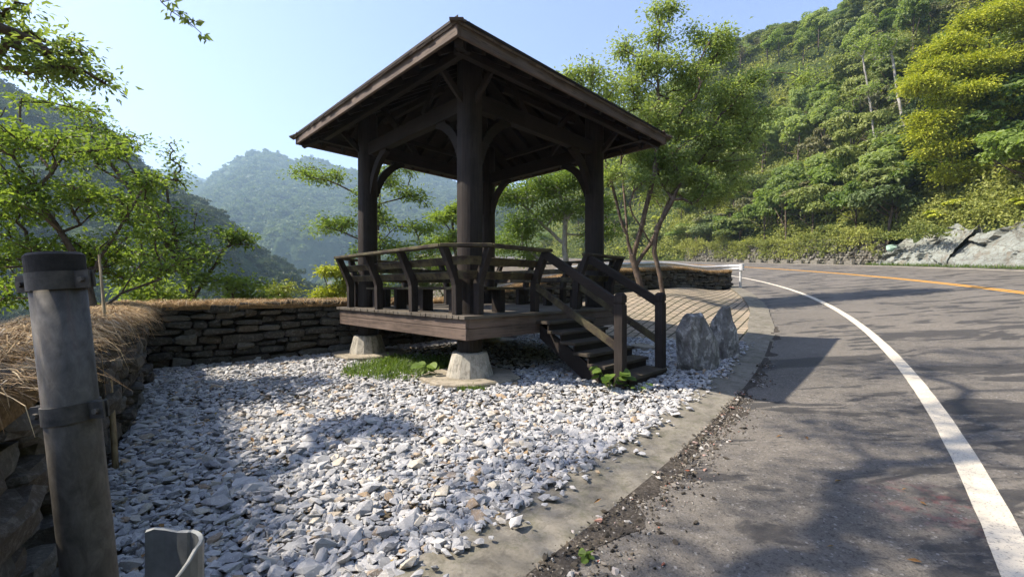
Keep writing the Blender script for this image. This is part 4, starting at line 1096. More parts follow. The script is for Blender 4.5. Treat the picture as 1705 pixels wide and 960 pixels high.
def build_guardrail():
    # steel crash barrier on the valley side of the far wall, turning in at its end
    dq = np.concatenate([np.linspace(19.5, WALL_A[-1] - 0.4, 26)]); x, y, h, t, n = wall_at(dq)
    off = -0.75
    px_ = list(x + n[:, 0] * off); py_ = list(y + n[:, 1] * off); g = list(ground_z(x + n[:, 0] * 0.2, y + n[:, 1] * 0.2))
    e = WALL[-1]; last = (px_[-1], py_[-1])
    for q in ((e[0] + 0.05, e[1] + 0.55), (e[0] + 0.42, e[1] + 0.30), (e[0] + 0.52, e[1] - 0.10)):
        px_.append(q[0]); py_.append(q[1]); g.append(gz(e[0], e[1]))
    C = np.stack([px_, py_], 1); g = np.array(g); tk = along(C); tt = np.linspace(0, tk[-1], 90)
    X = np.interp(tt, tk, C[:, 0]); Y = np.interp(tt, tk, C[:, 1]); gg = np.interp(tt, tk, g); k = np.ones(5) / 5
    for A in (X, Y, gg): A[2:-2] = np.convolve(A, k, 'valid')
    D = np.gradient(np.stack([X, Y], 1), axis=0); D /= np.linalg.norm(D, axis=1)[:, None]; N = np.stack([D[:, 1], -D[:, 0]], 1)
    R = empty('guardrail', (X[60], Y[60], gg[60])); tag(R, 'white galvanised crash barrier running behind the far straw-topped wall to the roadside', 'guardrail')
    prof = [(0.0, -0.155), (0.06, -0.10), (0.06, -0.055), (0.0, 0.0), (0.06, 0.055), (0.06, 0.10), (0.0, 0.155)]
    V = []
    for i in range(len(tt)):
        for (o_, z_) in prof: V.append((X[i] + N[i, 0] * o_, Y[i] + N[i, 1] * o_, gg[i] + 1.16 + z_))
    F = grid_faces(len(tt), 7)
    b = link('beam', mesh_np('beam', np.array(V), F), M['rail_metal'], R, smooth=False); b.location = -Vector(R.location)
    m = b.modifiers.new('sheet', 'SOLIDIFY'); m.thickness = 0.012
    mb = MB(); j = -1; c = Vector((X[j] + N[j, 0] * 0.03, Y[j] + N[j, 1] * 0.03, gg[j] + 1.16))
    mb.lathe(c, [(0.11, -0.17), (0.12, -0.16), (0.12, 0.16), (0.11, 0.17)], 16); o = mb.build('end_cap', M['rail_metal'], R); o.location = -Vector(R.location)
    for i in list(range(3, 84, 9)) + [85, 88]:
        mb = MB(); mb.lathe((X[i] - N[i, 0] * 0.08, Y[i] - N[i, 1] * 0.08, gg[i]), [(0.06, -0.8), (0.06, 1.25), (0.05, 1.28)], 12)
        o = mb.build('post', M['rail_metal'], R); o.location = -Vector(R.location)


build_guardrail()

# ------------------------------------------------------------------ foliage
def skeleton(trunks, targets, r, alpha=0.25, bow=0.10, seg=0.35):
    P = []; par = []; dist = []
    for tr in trunks:
        tr = [np.array(q, float) for q in tr]
        if P:
            d = np.linalg.norm(np.array(P) - tr[0], axis=1); j = int(d.argmin()); prev = j if d[j] < 0.6 else -1
        else: prev = -1
        for q0, q1 in zip(tr[:-1], tr[1:]):
            m = max(2, int(np.linalg.norm(q1 - q0) / seg))
            for i in range(m):
                if i == 0 and prev >= 0 and q0 is not tr[0]: continue
                p = q0 + (q1 - q0) * i / m + (r.normal(0, 0.018, 3) if i else 0)
                P.append(p); par.append(prev); dist.append(0 if prev < 0 else dist[prev] + np.linalg.norm(p - P[prev])); prev = len(P) - 1
        P.append(tr[-1]); par.append(prev); dist.append(dist[prev] + np.linalg.norm(tr[-1] - P[prev]))
    nt = len(P); base = P[0]
    order = np.argsort([np.linalg.norm(t - base) for t in targets]); tips = []
    for k in order:
        t = targets[k]; A = np.array(P); D = np.array(dist)
        d = np.linalg.norm(A - t, axis=1)
        c = d + alpha * D + np.where(A[:, 2] > t[2] + 0.5, (A[:, 2] - t[2]) * 0.6, 0) + np.where(A[:, 2] < base[2] + 0.8, 2.0, 0)
        j = int(c.argmin()); L = d[j]; m = max(2, int(L / seg)); q0 = A[j]; prev = j
        up = np.array([0, 0, 1.0]) * L * bow * r.uniform(-0.4, 1.2) + r.normal(0, 0.06 * L, 3)
        for i in range(1, m + 1):
            s = i / m; p = q0 + (t - q0) * s + up * math.sin(math.pi * s) + (r.normal(0, 0.02, 3) if i < m else 0)
            P.append(p); par.append(prev); dist.append(dist[prev] + np.linalg.norm(p - P[prev])); prev = len(P) - 1
        tips.append(prev)
    return np.array(P), np.array(par), tips


def make_tree(name, label, trunks, targets, leaves, leaf_len, mat, bark, seed, spread=0.16, tip_r=0.004, power=0.44, base_r=None, group=None, cat='tree', droop=0.3, alpha=0.25, wl=0.5, seg=0.35, back=3):
    r = np.random.default_rng(seed)
    P, par, tips = skeleton(trunks, targets, r, alpha, seg=seg)
    cnt = np.zeros(len(P))
    for t in tips: cnt[t] += 1
    for i in range(len(P) - 1, -1, -1):
        if par[i] >= 0: cnt[par[i]] += cnt[i]
    cnt = np.maximum(cnt, 1)
    k = tip_r if base_r is None else (base_r - tip_r) / (cnt.max() ** power)
    rad = tip_r + k * (cnt ** power) - (k if base_r is None else 0)
    root = empty(name, P[0]); tag(root, label, cat, group)
    # limbs
    I = np.where(par >= 0)[0]; a = P[par[I]]; b = P[I]; ra = np.minimum(rad[par[I]], rad[I] * 1.25); rb = rad[I]
    d = b - a; ln = np.maximum(np.linalg.norm(d, axis=1), 1e-6); d /= ln[:, None]
    ref = np.where(np.abs(d[:, 2:3]) > 0.9, np.array([[1.0, 0, 0]]), np.array([[0, 0, 1.0]])); u = np.cross(d, ref); u /= np.linalg.norm(u, axis=1)[:, None]; w = np.cross(d, u)
    ns = 7; ang = np.arange(ns) / ns * 2 * np.pi
    ring = np.cos(ang)[None, :, None] * u[:, None, :] + np.sin(ang)[None, :, None] * w[:, None, :]
    V = np.concatenate([a[:, None] - d[:, None] * ra[:, None, None] * 0.3 + ring * ra[:, None, None], b[:, None] + d[:, None] * rb[:, None, None] * 0.3 + ring * rb[:, None, None]], 1).reshape(-1, 3)
    n0 = np.arange(len(I))[:, None, None] * 2 * ns; q = np.arange(ns)
    F = (n0 + np.stack([q, (q + 1) % ns, ns + (q + 1) % ns, ns + q], 1)[None]).reshape(-1, 4)
    o = link('trunk', mesh_np('trunk', V - P[0], F), bark, root, smooth=True)
    # leaves along the last stretch of each twig
    C, A = [], []
    for t in tips:
        i = t; ch = [t]
        for _ in range(back):
            if par[i] >= 0 and cnt[par[i]] < 6: i = par[i]; ch.append(i)
        pts = P[ch]; m = leaves if np.isscalar(leaves) else r.integers(leaves[0], leaves[1])
        f = r.uniform(0, len(pts) - 1 + 1e-6, m) ; j = np.minimum(f.astype(int), max(len(pts) - 2, 0)); fr = (f - j)[:, None]
        base = pts[j] * (1 - fr) + pts[np.minimum(j + 1, len(pts) - 1)] * fr if len(pts) > 1 else np.repeat(pts, m, 0)
        off = r.normal(0, spread, (m, 3)) * np.array([1, 1, 0.55])
        C.append(base + off); A.append(off + r.normal(0, spread * 0.7, (m, 3)) + np.array([0, 0, -droop * spread]))
    C = np.concatenate(C); A = np.concatenate(A); m = len(C)
    Nn = r.normal(0, 0.55, (m, 3)) + np.array([0, 0, 1.0])
    L = leaf_len * r.uniform(0.65, 1.25, m)
    V, F = leaf_quads(C - P[0], A, Nn, L, L * wl)
    link('crown', mesh_np('crown', V, F), mat, root)
    return root


def blob_targets(blobs, r, k_n=1.0):
    """twig ends set along sprays that fan out inside each lobe, so gaps stay open between them"""
    out = []
    for (c, rad, n) in blobs:
        n = int(n * k_n); c = np.array(c, float); rad = np.array(rad, float); m = max(2, int(round(n / 5.5)))
        for k in range(m):
            e = r.normal(size=3); e /= np.linalg.norm(e); e[2] = e[2] * 0.8 + 0.15
            a_ = c + e * rad * r.uniform(0.1, 0.35); z_ = c + e * rad * r.uniform(0.85, 1.3) - np.array([0, 0, rad[2] * 0.12])
            q = max(2, int(round(n / m))); t = np.linspace(0.1, 1, q) ** 0.9
            side_ = np.cross(e, [0, 0, 1.0]); side_ /= max(np.linalg.norm(side_), 1e-3)
            w = rad[:2].mean() * 0.22
            p = a_ + (z_ - a_) * t[:, None] + side_ * (r.normal(0, 1, q) * w * (1 - 0.5 * t))[:, None] + np.array([0, 0, 1.0]) * (np.sin(t * 2.6) * rad[2] * 0.12 + r.normal(0, .04, q) * rad[2])[:, None]
            out.append(p)
    return np.concatenate(out)


def hill_hit(px, py):
    """where the line of sight of that pixel meets the land"""
    Yq = np.arange(14, 190, 0.4); P = np.stack([(px - 852.5) / FPX * Yq, Yq, CAMZ + (480 - py) / FPX * Yq], 1)
    g = ground_z(P[:, 0], P[:, 1]); k = np.where(P[:, 2] < g + 0.05)[0]
    return P[k[0]] if len(k) else P[-1]


def ptargets(blobs, r, k=1.0, k_n=1.0):
    """blobs given where the photograph shows them: (px, py, metres ahead, radius across, radius up, radius deep, n)"""
    return blob_targets([(at(px, py, Y), (rx * k, rd * k, rz * k), n) for (px, py, Y, rx, rz, rd, n) in blobs], r, k_n)


def near_trees():
    r = np.random.default_rng(5)
    # cherry by the far wall
    Y = 16.4; bx, by = at(1066, 480, Y)[:2]; b = np.array([bx, by, gz(bx, by) - 0.1])
    q = lambda px, py, dy=0: at(px, py, Y + dy)
    tr = [[b, q(1062, 447), q(1046, 405)], [q(1046, 405), q(1028, 345, -.2), q(1008, 270, -.4), q(985, 190, -.6)], [q(1046, 405), q(1040, 330, .5), q(1034, 250, .7), q(1040, 160, .8)],
          [q(1055, 425), q(1072, 360, -.3), q(1088, 300, -.4), q(1098, 200, -.3), q(1094, 110, 0), q(1098, 40, .1)], [q(1060, 440), q(1090, 395, .3), q(1115, 330, .5), q(1150, 270, .4), q(1200, 190, 0)]]
    T = ptargets([(965, 130, Y - .8, .75, .6, .8, 36), (1000, 165, Y - .5, .9, .9, 1.0, 60), (1045, 150, Y + .5, .9, 1.0, 1.0, 60), (1095, 120, Y, .8, .9, .9, 50), (1098, 75, Y + .1, .5, .6, .4, 22), (1100, 25, Y + .1, .35, .6, .4, 16), (1125, 22, Y + .1, .4, .35, .3, 9),
                  (1150, 130, Y, .9, .8, .9, 56), (1195, 85, Y - .1, .65, .55, .7, 36), (1212, 60, Y - .2, .35, .3, .4, 14), (1010, 230, Y - .6, .8, .7, 1., 46), (1070, 220, Y + .2, 1.2, .9, 1.2, 80), (1140, 210, Y + .2, 1.1, .8, 1.1, 70),
                  (1205, 165, Y, .8, .6, .9, 44), (1180, 265, Y + .3, 1.0, .6, 1.0, 56), (1110, 285, Y + .4, .9, .5, 1.0, 40), (1240, 230, Y, .8, .5, .8, 40), (1275, 185, Y - .3, .5, .25, .5, 10), (1335, 130, Y - .5, .5, .12, .4, 7), (1020, 290, Y - .5, .6, .5, .7, 22),
                  (1090, 330, Y + .6, .7, .35, .8, 16), (1215, 310, Y + .4, .7, .4, .7, 24), (1160, 60, Y, .4, .5, .4, 14), (1240, 130, Y - .2, .6, .4, .6, 24), (1240, 275, Y, .7, .35, .7, 18), (1180, 320, Y + .5, .9, .45, .9, 30), (1045, 90, Y + .3, .5, .5, .5, 20), (1230, 200, Y + .6, .9, .6, .9, 40), (1120, 170, Y + .9, 1.1, .9, 1., 46), (1050, 250, Y + .9, 1.1, .7, 1., 40)], r, 1.08, 1.25)
    make_tree('cherry_tree', 'tall multi-stemmed green cherry tree growing from the brick paving beside the far wall', tr, T, (21, 36), 0.135, M['leaf_cherry'], M['bark'], 3, spread=0.25, tip_r=0.004, base_r=0.125, alpha=0.2)
    # smaller leaning stem next to it
    Y = 15.9; bx, by = at(1106, 486, Y)[:2]; b = np.array([bx, by, gz(bx, by) - 0.1]); q = lambda px, py, dy=0: at(px, py, Y + dy)
    T = ptargets([(1135, 300, Y, .8, .5, .8, 30), (1160, 330, Y + .2, .7, .4, .7, 26), (1105, 260, Y, .7, .5, .7, 24), (1185, 230, Y, .6, .5, .6, 22), (1060, 310, Y, .5, .4, .5, 10)], r, 1.15, 1.3)
    make_tree('young_cherry_tree', 'slim curved cherry stem leaning beside the taller multi-stemmed tree', [[b, q(1094, 440), q(1085, 395), q(1110, 350), q(1135, 300)], [q(1088, 410), q(1060, 370), q(1048, 340)]], T, (44, 70), 0.115, M['leaf_cherry'], M['bark'], 4, spread=0.24, tip_r=0.005, base_r=0.085)
    # left tree close to the wall
    Y = 5.6; b = at(165, 560, Y); b[2] = gz(b[0], b[1]) - 0.2; q = lambda px, py, dy=0: at(px, py, Y + dy)
    T = ptargets([(20, 230, Y + .2, .6, .35, .6, 34), (85, 260, Y, .55, .3, .6, 32), (150, 245, Y + .6, .45, .22, .5, 16), (10, 330, Y - .2, .6, .35, .6, 36), (80, 345, Y, .6, .3, .6, 32), (170, 330, Y + .3, .5, .25, .5, 20), (215, 300, Y + .5, .4, .2, .4, 12),
                  (20, 430, Y, .6, .35, .6, 34), (100, 420, Y + .3, .6, .3, .6, 30), (190, 410, Y + .5, .55, .28, .5, 26), (250, 380, Y + .8, .45, .25, .5, 16), (60, 160, Y + 1, .4, .25, .4, 8), (130, 190, Y + 1.2, .3, .3, .4, 8), (215, 455, Y + .6, .5, .2, .5, 16),
                  (-60, 260, Y, .7, .5, .7, 30), (-70, 380, Y, .7, .5, .7, 30), (280, 445, Y + .9, .45, .2, .5, 14), (40, 490, Y + .4, .6, .2, .5, 20)], r, 1.15, 1.15)
    make_tree('broadleaf_tree', 'bright green spreading tree close behind the wall at the metal post', [[b, q(150, 480), q(120, 420), q(80, 360), q(40, 290)], [q(148, 470), q(185, 400, .2), q(230, 335, .5), q(252, 300, .8)]], T, (15, 28), 0.078, M['leaf_lime'], M['bark'], 8, spread=0.115, tip_r=0.003, base_r=0.05, wl=0.55)
    # two-stemmed tree on the slope behind the corner of the wall
    Y = 9.6; b = at(322, 540, Y); b[2] = gz(b[0], b[1]) - 0.2; q = lambda px, py, dy=0: at(px, py, Y + dy)
    T = ptargets([(150, 215, Y, .45, .45, .5, 22), (130, 190, Y + .3, .3, .3, .3, 10), (175, 260, Y, .5, .3, .5, 18), (230, 300, Y, .6, .35, .6, 26), (210, 260, Y + .3, .3, .3, .4, 10), (255, 345, Y - .2, .6, .35, .6, 26), (285, 300, Y + .2, .35, .4, .4, 14), (280, 260, Y + .2, .22, .3, .3, 7), (300, 380, Y, .7, .4, .7, 34), (350, 425, Y, .7, .35, .6, 32),
                  (385, 405, Y + .2, .35, .25, .4, 16), (395, 395, Y + .3, .25, .2, .3, 10), (290, 440, Y - .2, .7, .3, .6, 30), (200, 360, Y + .3, .5, .3, .5, 18), (150, 320, Y + .5, .5, .3, .5, 14), (235, 420, Y, .6, .3, .6, 24), (340, 470, Y - .1, .5, .2, .5, 18), (190, 225, Y + .2, .35, .3, .4, 10), (225, 225, Y + .2, .2, .3, .3, 6)], r, 1.15, 1.15)
    make_tree('broadleaf_tree', 'slender forked green tree rising over the straw-topped wall corner, with thin dark limbs', [[b, q(320, 490), q(300, 440), q(250, 360), q(190, 280), q(150, 220)], [q(322, 500), q(345, 455), q(372, 415, .2)], [q(305, 450), q(285, 380), q(276, 300)]], T, (15, 28), 0.092, M['leaf_lime'], M['bark'], 12, spread=0.14, tip_r=0.004, base_r=0.075)
    # thin tree seen through the pavilion
    Y = 14.5; b = at(632, 560, Y); b[2] = gz(b[0], b[1]) - 0.3; q = lambda px, py, dy=0: at(px, py, Y + dy)
    T = ptargets([(520, 292, Y, .6, .3, .6, 22), (560, 300, Y, .5, .3, .5, 16), (535, 375, Y, .6, .32, .6, 22), (580, 380, Y, .5, .32, .5, 16), (650, 300, Y, .6, .3, .5, 26), (690, 330, Y, .5, .25, .5, 22), (640, 360, Y, .6, .3, .5, 26), (700, 385, Y, .6, .25, .5, 24), (640, 410, Y, .7, .3, .6, 30), (600, 430, Y, .5, .25, .5, 16), (680, 430, Y, .6, .25, .5, 22), (640, 260, Y, .3, .2, .3, 8), (720, 420, Y, .5, .25, .5, 16), (600, 340, Y, .5, .4, .5, 16), (670, 280, Y, .4, .3, .4, 12)], r, 1.15, 1.2)
    make_tree('young_tree', 'thin young tree with flat leafy sprays seen through the pavilion posts', [[b, q(631, 440), q(630, 350), q(634, 265)], [q(631, 420), q(590, 390), q(530, 375)], [q(630, 350), q(580, 310), q(510, 292)], [q(630, 340), q(680, 325)]], T, (22, 36), 0.105, M['leaf_lime'], M['bark'], 15, spread=0.20, tip_r=0.004, base_r=0.06)
    Y = 21; b = at(942, 500, Y); b[2] = gz(b[0], b[1]) - 0.3; q = lambda px, py, dy=0: at(px, py, Y + dy)
    T = ptargets([(850, 330, Y, 1., .5, .9, 40), (900, 310, Y, 1., .5, 1., 46), (950, 300, Y, .9, .5, 1., 40), (870, 380, Y, 1., .4, .9, 30), (930, 350, Y, .9, .4, .9, 28), (985, 340, Y, .8, .5, .8, 30), (840, 410, Y, .8, .35, .8, 20), (1000, 390, Y, .8, .4, .8, 20), (890, 425, Y + .5, .8, .25, .8, 14)], r, 1.15, 1.3)
    make_tree('gnarled_tree', 'crooked pale-limbed tree with a loose crown beyond the wall, between the pavilion posts', [[b, q(943, 430), q(936, 400), q(945, 360), q(930, 320)], [q(938, 405), q(900, 370), q(870, 340)], [q(944, 365), q(970, 330)]], T, (45, 65), 0.15, M['leaf_lime'], M['bark_pale'], 17, spread=0.40, tip_r=0.006, base_r=0.15)
    Y = 17.5; b = at(760, 520, Y); b[2] = gz(b[0], b[1]) - 0.3; q = lambda px, py, dy=0: at(px, py, Y + dy)
    T = ptargets([(735, 360, Y, .7, .4, .7, 34), (765, 345, Y, .6, .4, .6, 28), (750, 400, Y, .8, .4, .7, 36), (790, 410, Y, .7, .4, .7, 30), (740, 440, Y, .8, .3, .7, 30), (800, 365, Y, .6, .4, .6, 22)], r)
    make_tree('young_tree', 'leafy young tree just beyond the wall, half hidden by the nearest pavilion post', [[b, q(760, 440), q(755, 380), q(750, 340)]], T, (40, 60), 0.12, M['leaf_lime'], M['bark'], 19, spread=0.18, tip_r=0.004, base_r=0.07)
    # bush and tall grasses on the valley side of the wall
    Y = 12.6; b = at(556, 520, Y); b[2] = gz(b[0], b[1]) - 0.2
    T = ptargets([(560, 455, Y, .45, .3, .4, 30), (580, 475, Y, .4, .25, .4, 24), (540, 485, Y, .4, .2, .4, 18), (566, 490, Y, .5, .15, .4, 18)], r)
    make_tree('bush', 'yellow-green bush showing above the straw beside the pavilion floor', [[b, at(558, 480, Y)], [b + np.array([.1, 0, 0]), at(575, 470, Y)]], T, (18, 30), 0.12, M['leaf_yellow'], M['bark'], 23, spread=0.14, tip_r=0.003, base_r=0.03, cat='bush')
    for i, (px, py, Y, rx, rz, n, mm, lab) in enumerate(((610, 470, 13.6, .7, .35, 34, 'leaf_lime', 'leafy bush seen under the pavilion bench beside the farther post'), (690, 462, 15.0, .9, .45, 44, 'leaf_mid', 'green bush behind the wall, seen between the pavilion rails'), (725, 445, 16.5, .9, .5, 40, 'leaf_lime', 'light green bush behind the wall close to the nearest pavilion post'),
                                                       (400, 476, 9.8, .5, .2, 26, 'leaf_lime', 'small bush peeping over the straw right of the forked tree'), (470, 484, 10.8, .5, .15, 22, 'leaf_mid', 'low bush just showing over the straw midway along the back wall'), (245, 478, 8.6, .5, .2, 26, 'leaf_lime', 'small bush over the wall corner between the two leafy trees'))):
        b = at(px, 540, Y); b[2] = gz(b[0], b[1]) - .2; c = at(px, py, Y); q = np.array([c[0], Y, b[2] + .4])
        T = np.concatenate([ptargets([(px, py, Y, rx, rz, rx * .8, n), (px + 14, py + 22, Y, rx * 1.1, rz, rx * .8, n)], r, 1, 1.2), blob_targets([((b + c) / 2, (rx, rx, abs(c[2] - b[2]) * .4), n)], r)])
        make_tree('bush', lab, [[b, q, (q + c) / 2]], T, (20, 32), .10, M[mm], M['bark'], 110 + i, spread=.17, tip_r=.003, base_r=.035, cat='bush')
    # the tree beside the camera whose boughs hang in at the top
    b = np.array([-5.6, -0.6, gz(-5.6, -0.6) - 0.3])
    T = np.concatenate([ptargets([(20, 60, 4.3, .35, .22, .4, 18), (90, 95, 4.3, .35, .14, .35, 16), (140, 120, 4.4, .28, .10, .3, 12), (165, 133, 4.4, .10, .05, .15, 5), (40, 105, 4.4, .3, .12, .3, 10), (45, 130, 4.5, .2, .08, .2, 5), (5, 20, 4.2, .3, .15, .3, 8)], r),
                        blob_targets([((-6.9, 3.0, 5.6), (.8, .8, .4), 16), ((-5.8, 2.0, 5.4), (.7, .7, .4), 14), ((-7.2, 1.6, 5.6), (.9, .9, .5), 24), ((-4.6, 1.2, 5.0), (.6, .6, .3), 12)], r)])
    make_tree('overhanging_tree', 'leafy tree by the wall whose branches hang into the sky at the top edge', [[b, b + np.array([.1, .5, 2.2]), b + np.array([-.2, 1.6, 4.2]), b + np.array([-.6, 2.6, 5.4])], [b + np.array([.0, .9, 3.0]), (-5.5, 2.6, 3.9), at(5, 45, 4.2), at(80, 88, 4.3)]], T, (22, 34), 0.075, M['leaf_cherry'], M['bark'], 27, spread=0.115, tip_r=0.003, base_r=0.10, alpha=0.15, wl=0.42, power=.6)
    BL = []
    for (tx, ty, z, rx, rz, n) in ((-1.7, 2.2, 8.6, .9, .5, 30), (-0.4, 2.7, 8.8, .9, .5, 28), (0.9, 1.9, 9.0, 1.0, .5, 36), (2.1, 3.0, 9.6, 1.0, .5, 36), (3.0, 2.0, 9.6, 1.0, .5, 34), (3.6, 3.7, 10.2, 1.0, .5, 34), (1.0, 3.7, 9.6, .8, .4, 20), (-2.9, 4.2, 9.4, .6, .3, 10),
                                   (5.0, 5.0, 11.0, .9, .4, 26), (6.7, 6.3, 11.8, 1.2, .5, 40), (8.4, 6.8, 12.4, 1.2, .5, 40), (5.6, 6.9, 12.0, .9, .4, 20), (4.6, 2.7, 10.6, .9, .4, 26), (-2.5, 3.1, 8.6, .8, .4, 24), (2.0, 1.1, 9.2, 1.0, .4, 28), (0.2, 1.2, 8.6, .9, .4, 26), (-2.0, 1.2, 8.4, .9, .4, 26), (4.6, 3.9, 10.4, .8, .4, 20), (7.8, 5.2, 12.4, 1., .4, 24), (3.9, 1.5, 10.0, .9, .4, 24), (2.9, 4.6, 10.4, .6, .3, 12)):
        BL.append(((tx - 0.855 * z, ty - 0.021 * z, z), (rx, rx, rz), n))
    T = blob_targets(BL, r); b = np.array([-8.6, -1.5, gz(-8.6, -1.5) - 0.3])
    make_tree('tall_tree', 'tall spreading tree behind the wall that dapples the gravel and road with shade', [[b, b + np.array([.2, .8, 3.5]), b + np.array([.6, 2.0, 7.0]), b + np.array([1.4, 4.0, 9.2])]], T, (17, 27), 0.095, M['leaf_cherry'], M['bark'], 28, spread=0.27, tip_r=0.0035, base_r=0.16, alpha=0.1, power=.62)
    # single twig hanging down from above
    Y = 3.6; p = [at(240, -60, Y), at(272, 0, Y), at(300, 28, Y), at(335, 60, Y)]
    T = np.array([at(a, c, Y) + r.normal(0, 0.015, 3) for a, c in ((283, 8), (300, 25), (310, 35), (322, 45), (335, 58), (292, 38))])
    make_tree('hanging_twig', 'single leafy twig hanging into the open sky at the top, clear of other branches', [p], T, (5, 8), 0.075, M['leaf_cherry'], M['bark'], 29, spread=0.035, tip_r=0.0022, base_r=0.004, cat='branch', seg=0.06, wl=0.42)


near_trees()

# ------------------------------------------------------------------ crowns seen at a distance
def crown_quads(n, R, leaf, seed, lobes=14, flat=0.6):
    r = np.random.default_rng(seed)
    lc = r.normal(size=(lobes, 3)); lc /= np.linalg.norm(lc, axis=1)[:, None]; lc *= (r.uniform(0.35, 0.85, lobes))[:, None]; lc[:, 2] = np.abs(lc[:, 2]) * 1.1 - 0.25
    lr = r.uniform(0.22, 0.44, lobes)
    k = r.integers(0, lobes, n); p = r.normal(size=(n, 3)); p[:, 2] = np.where(p[:, 2] < -0.3, -p[:, 2], p[:, 2]); p /= np.linalg.norm(p, axis=1)[:, None]
    C = (lc[k] + p * lr[k][:, None] * np.array([1, 1, flat]) * (r.random(n) ** 0.3)[:, None]) * np.array(R)
    Nn = p + r.normal(0, 0.5, (n, 3)) + np.array([0, 0, 0.4]); A = r.normal(size=(n, 3)) + np.array([0, 0, -0.2])
    A -= Nn * ((A * Nn).sum(1) / (Nn * Nn).sum(1))[:, None]
    L = leaf * r.uniform(0.6, 1.35, n)
    return leaf_quads(C, A, Nn, L, L * 0.62, 0.2)


def far_tree(kind, label, n, R, leaf, mat, bark, seed, hgt, trunk_r, lobes=14, group=None, cat='tree'):
    root = empty(kind); tag(root, label, cat, group)
    V, F = crown_quads(n, R, leaf, seed, lobes); V = V + np.array([0, 0, hgt])
    c = link('crown', mesh_np('crown', V, F), mat, root)
    r = random.Random(seed); mb = MB(); lean = Vector((r.uniform(-.3, .3), r.uniform(-.3, .3), 0))
    mb.tube([Vector((0, 0, -1.2)), lean * 0.3 + Vector((0, 0, hgt * .4)), lean + Vector((0, 0, hgt * .8)), lean + Vector((r.uniform(-.3, .3), r.uniform(-.3, .3), hgt + R[2] * .6))], [trunk_r, trunk_r * .85, trunk_r * .6, trunk_r * .2], 7)
    for _ in range(5):
        z = hgt * r.uniform(.45, .95); a = r.uniform(0, 6.28); p = lean * (z / hgt) + Vector((0, 0, z)); e = p + Vector((math.cos(a) * R[0] * .6, math.sin(a) * R[1] * .6, R[2] * r.uniform(.2, .7)))
        mb.tube([p, (p + e) / 2 + Vector((0, 0, -.1)), e], [trunk_r * .45, trunk_r * .3, trunk_r * .1], 5)
    mb.build('trunk', bark, root, smooth=True)
    return root


def copy_tree(root, loc, rz, sc_, label=None, group=None):
    c = root.copy(); COL.objects.link(c); c.location = loc; c.rotation_euler = (0, 0, rz); c.scale = (sc_[0], sc_[0], sc_[1])
    if label: c['label'] = label
    if group: c['group'] = group
    for ch in root.children:
        d = ch.copy(); COL.objects.link(d); d.parent = c
    return c


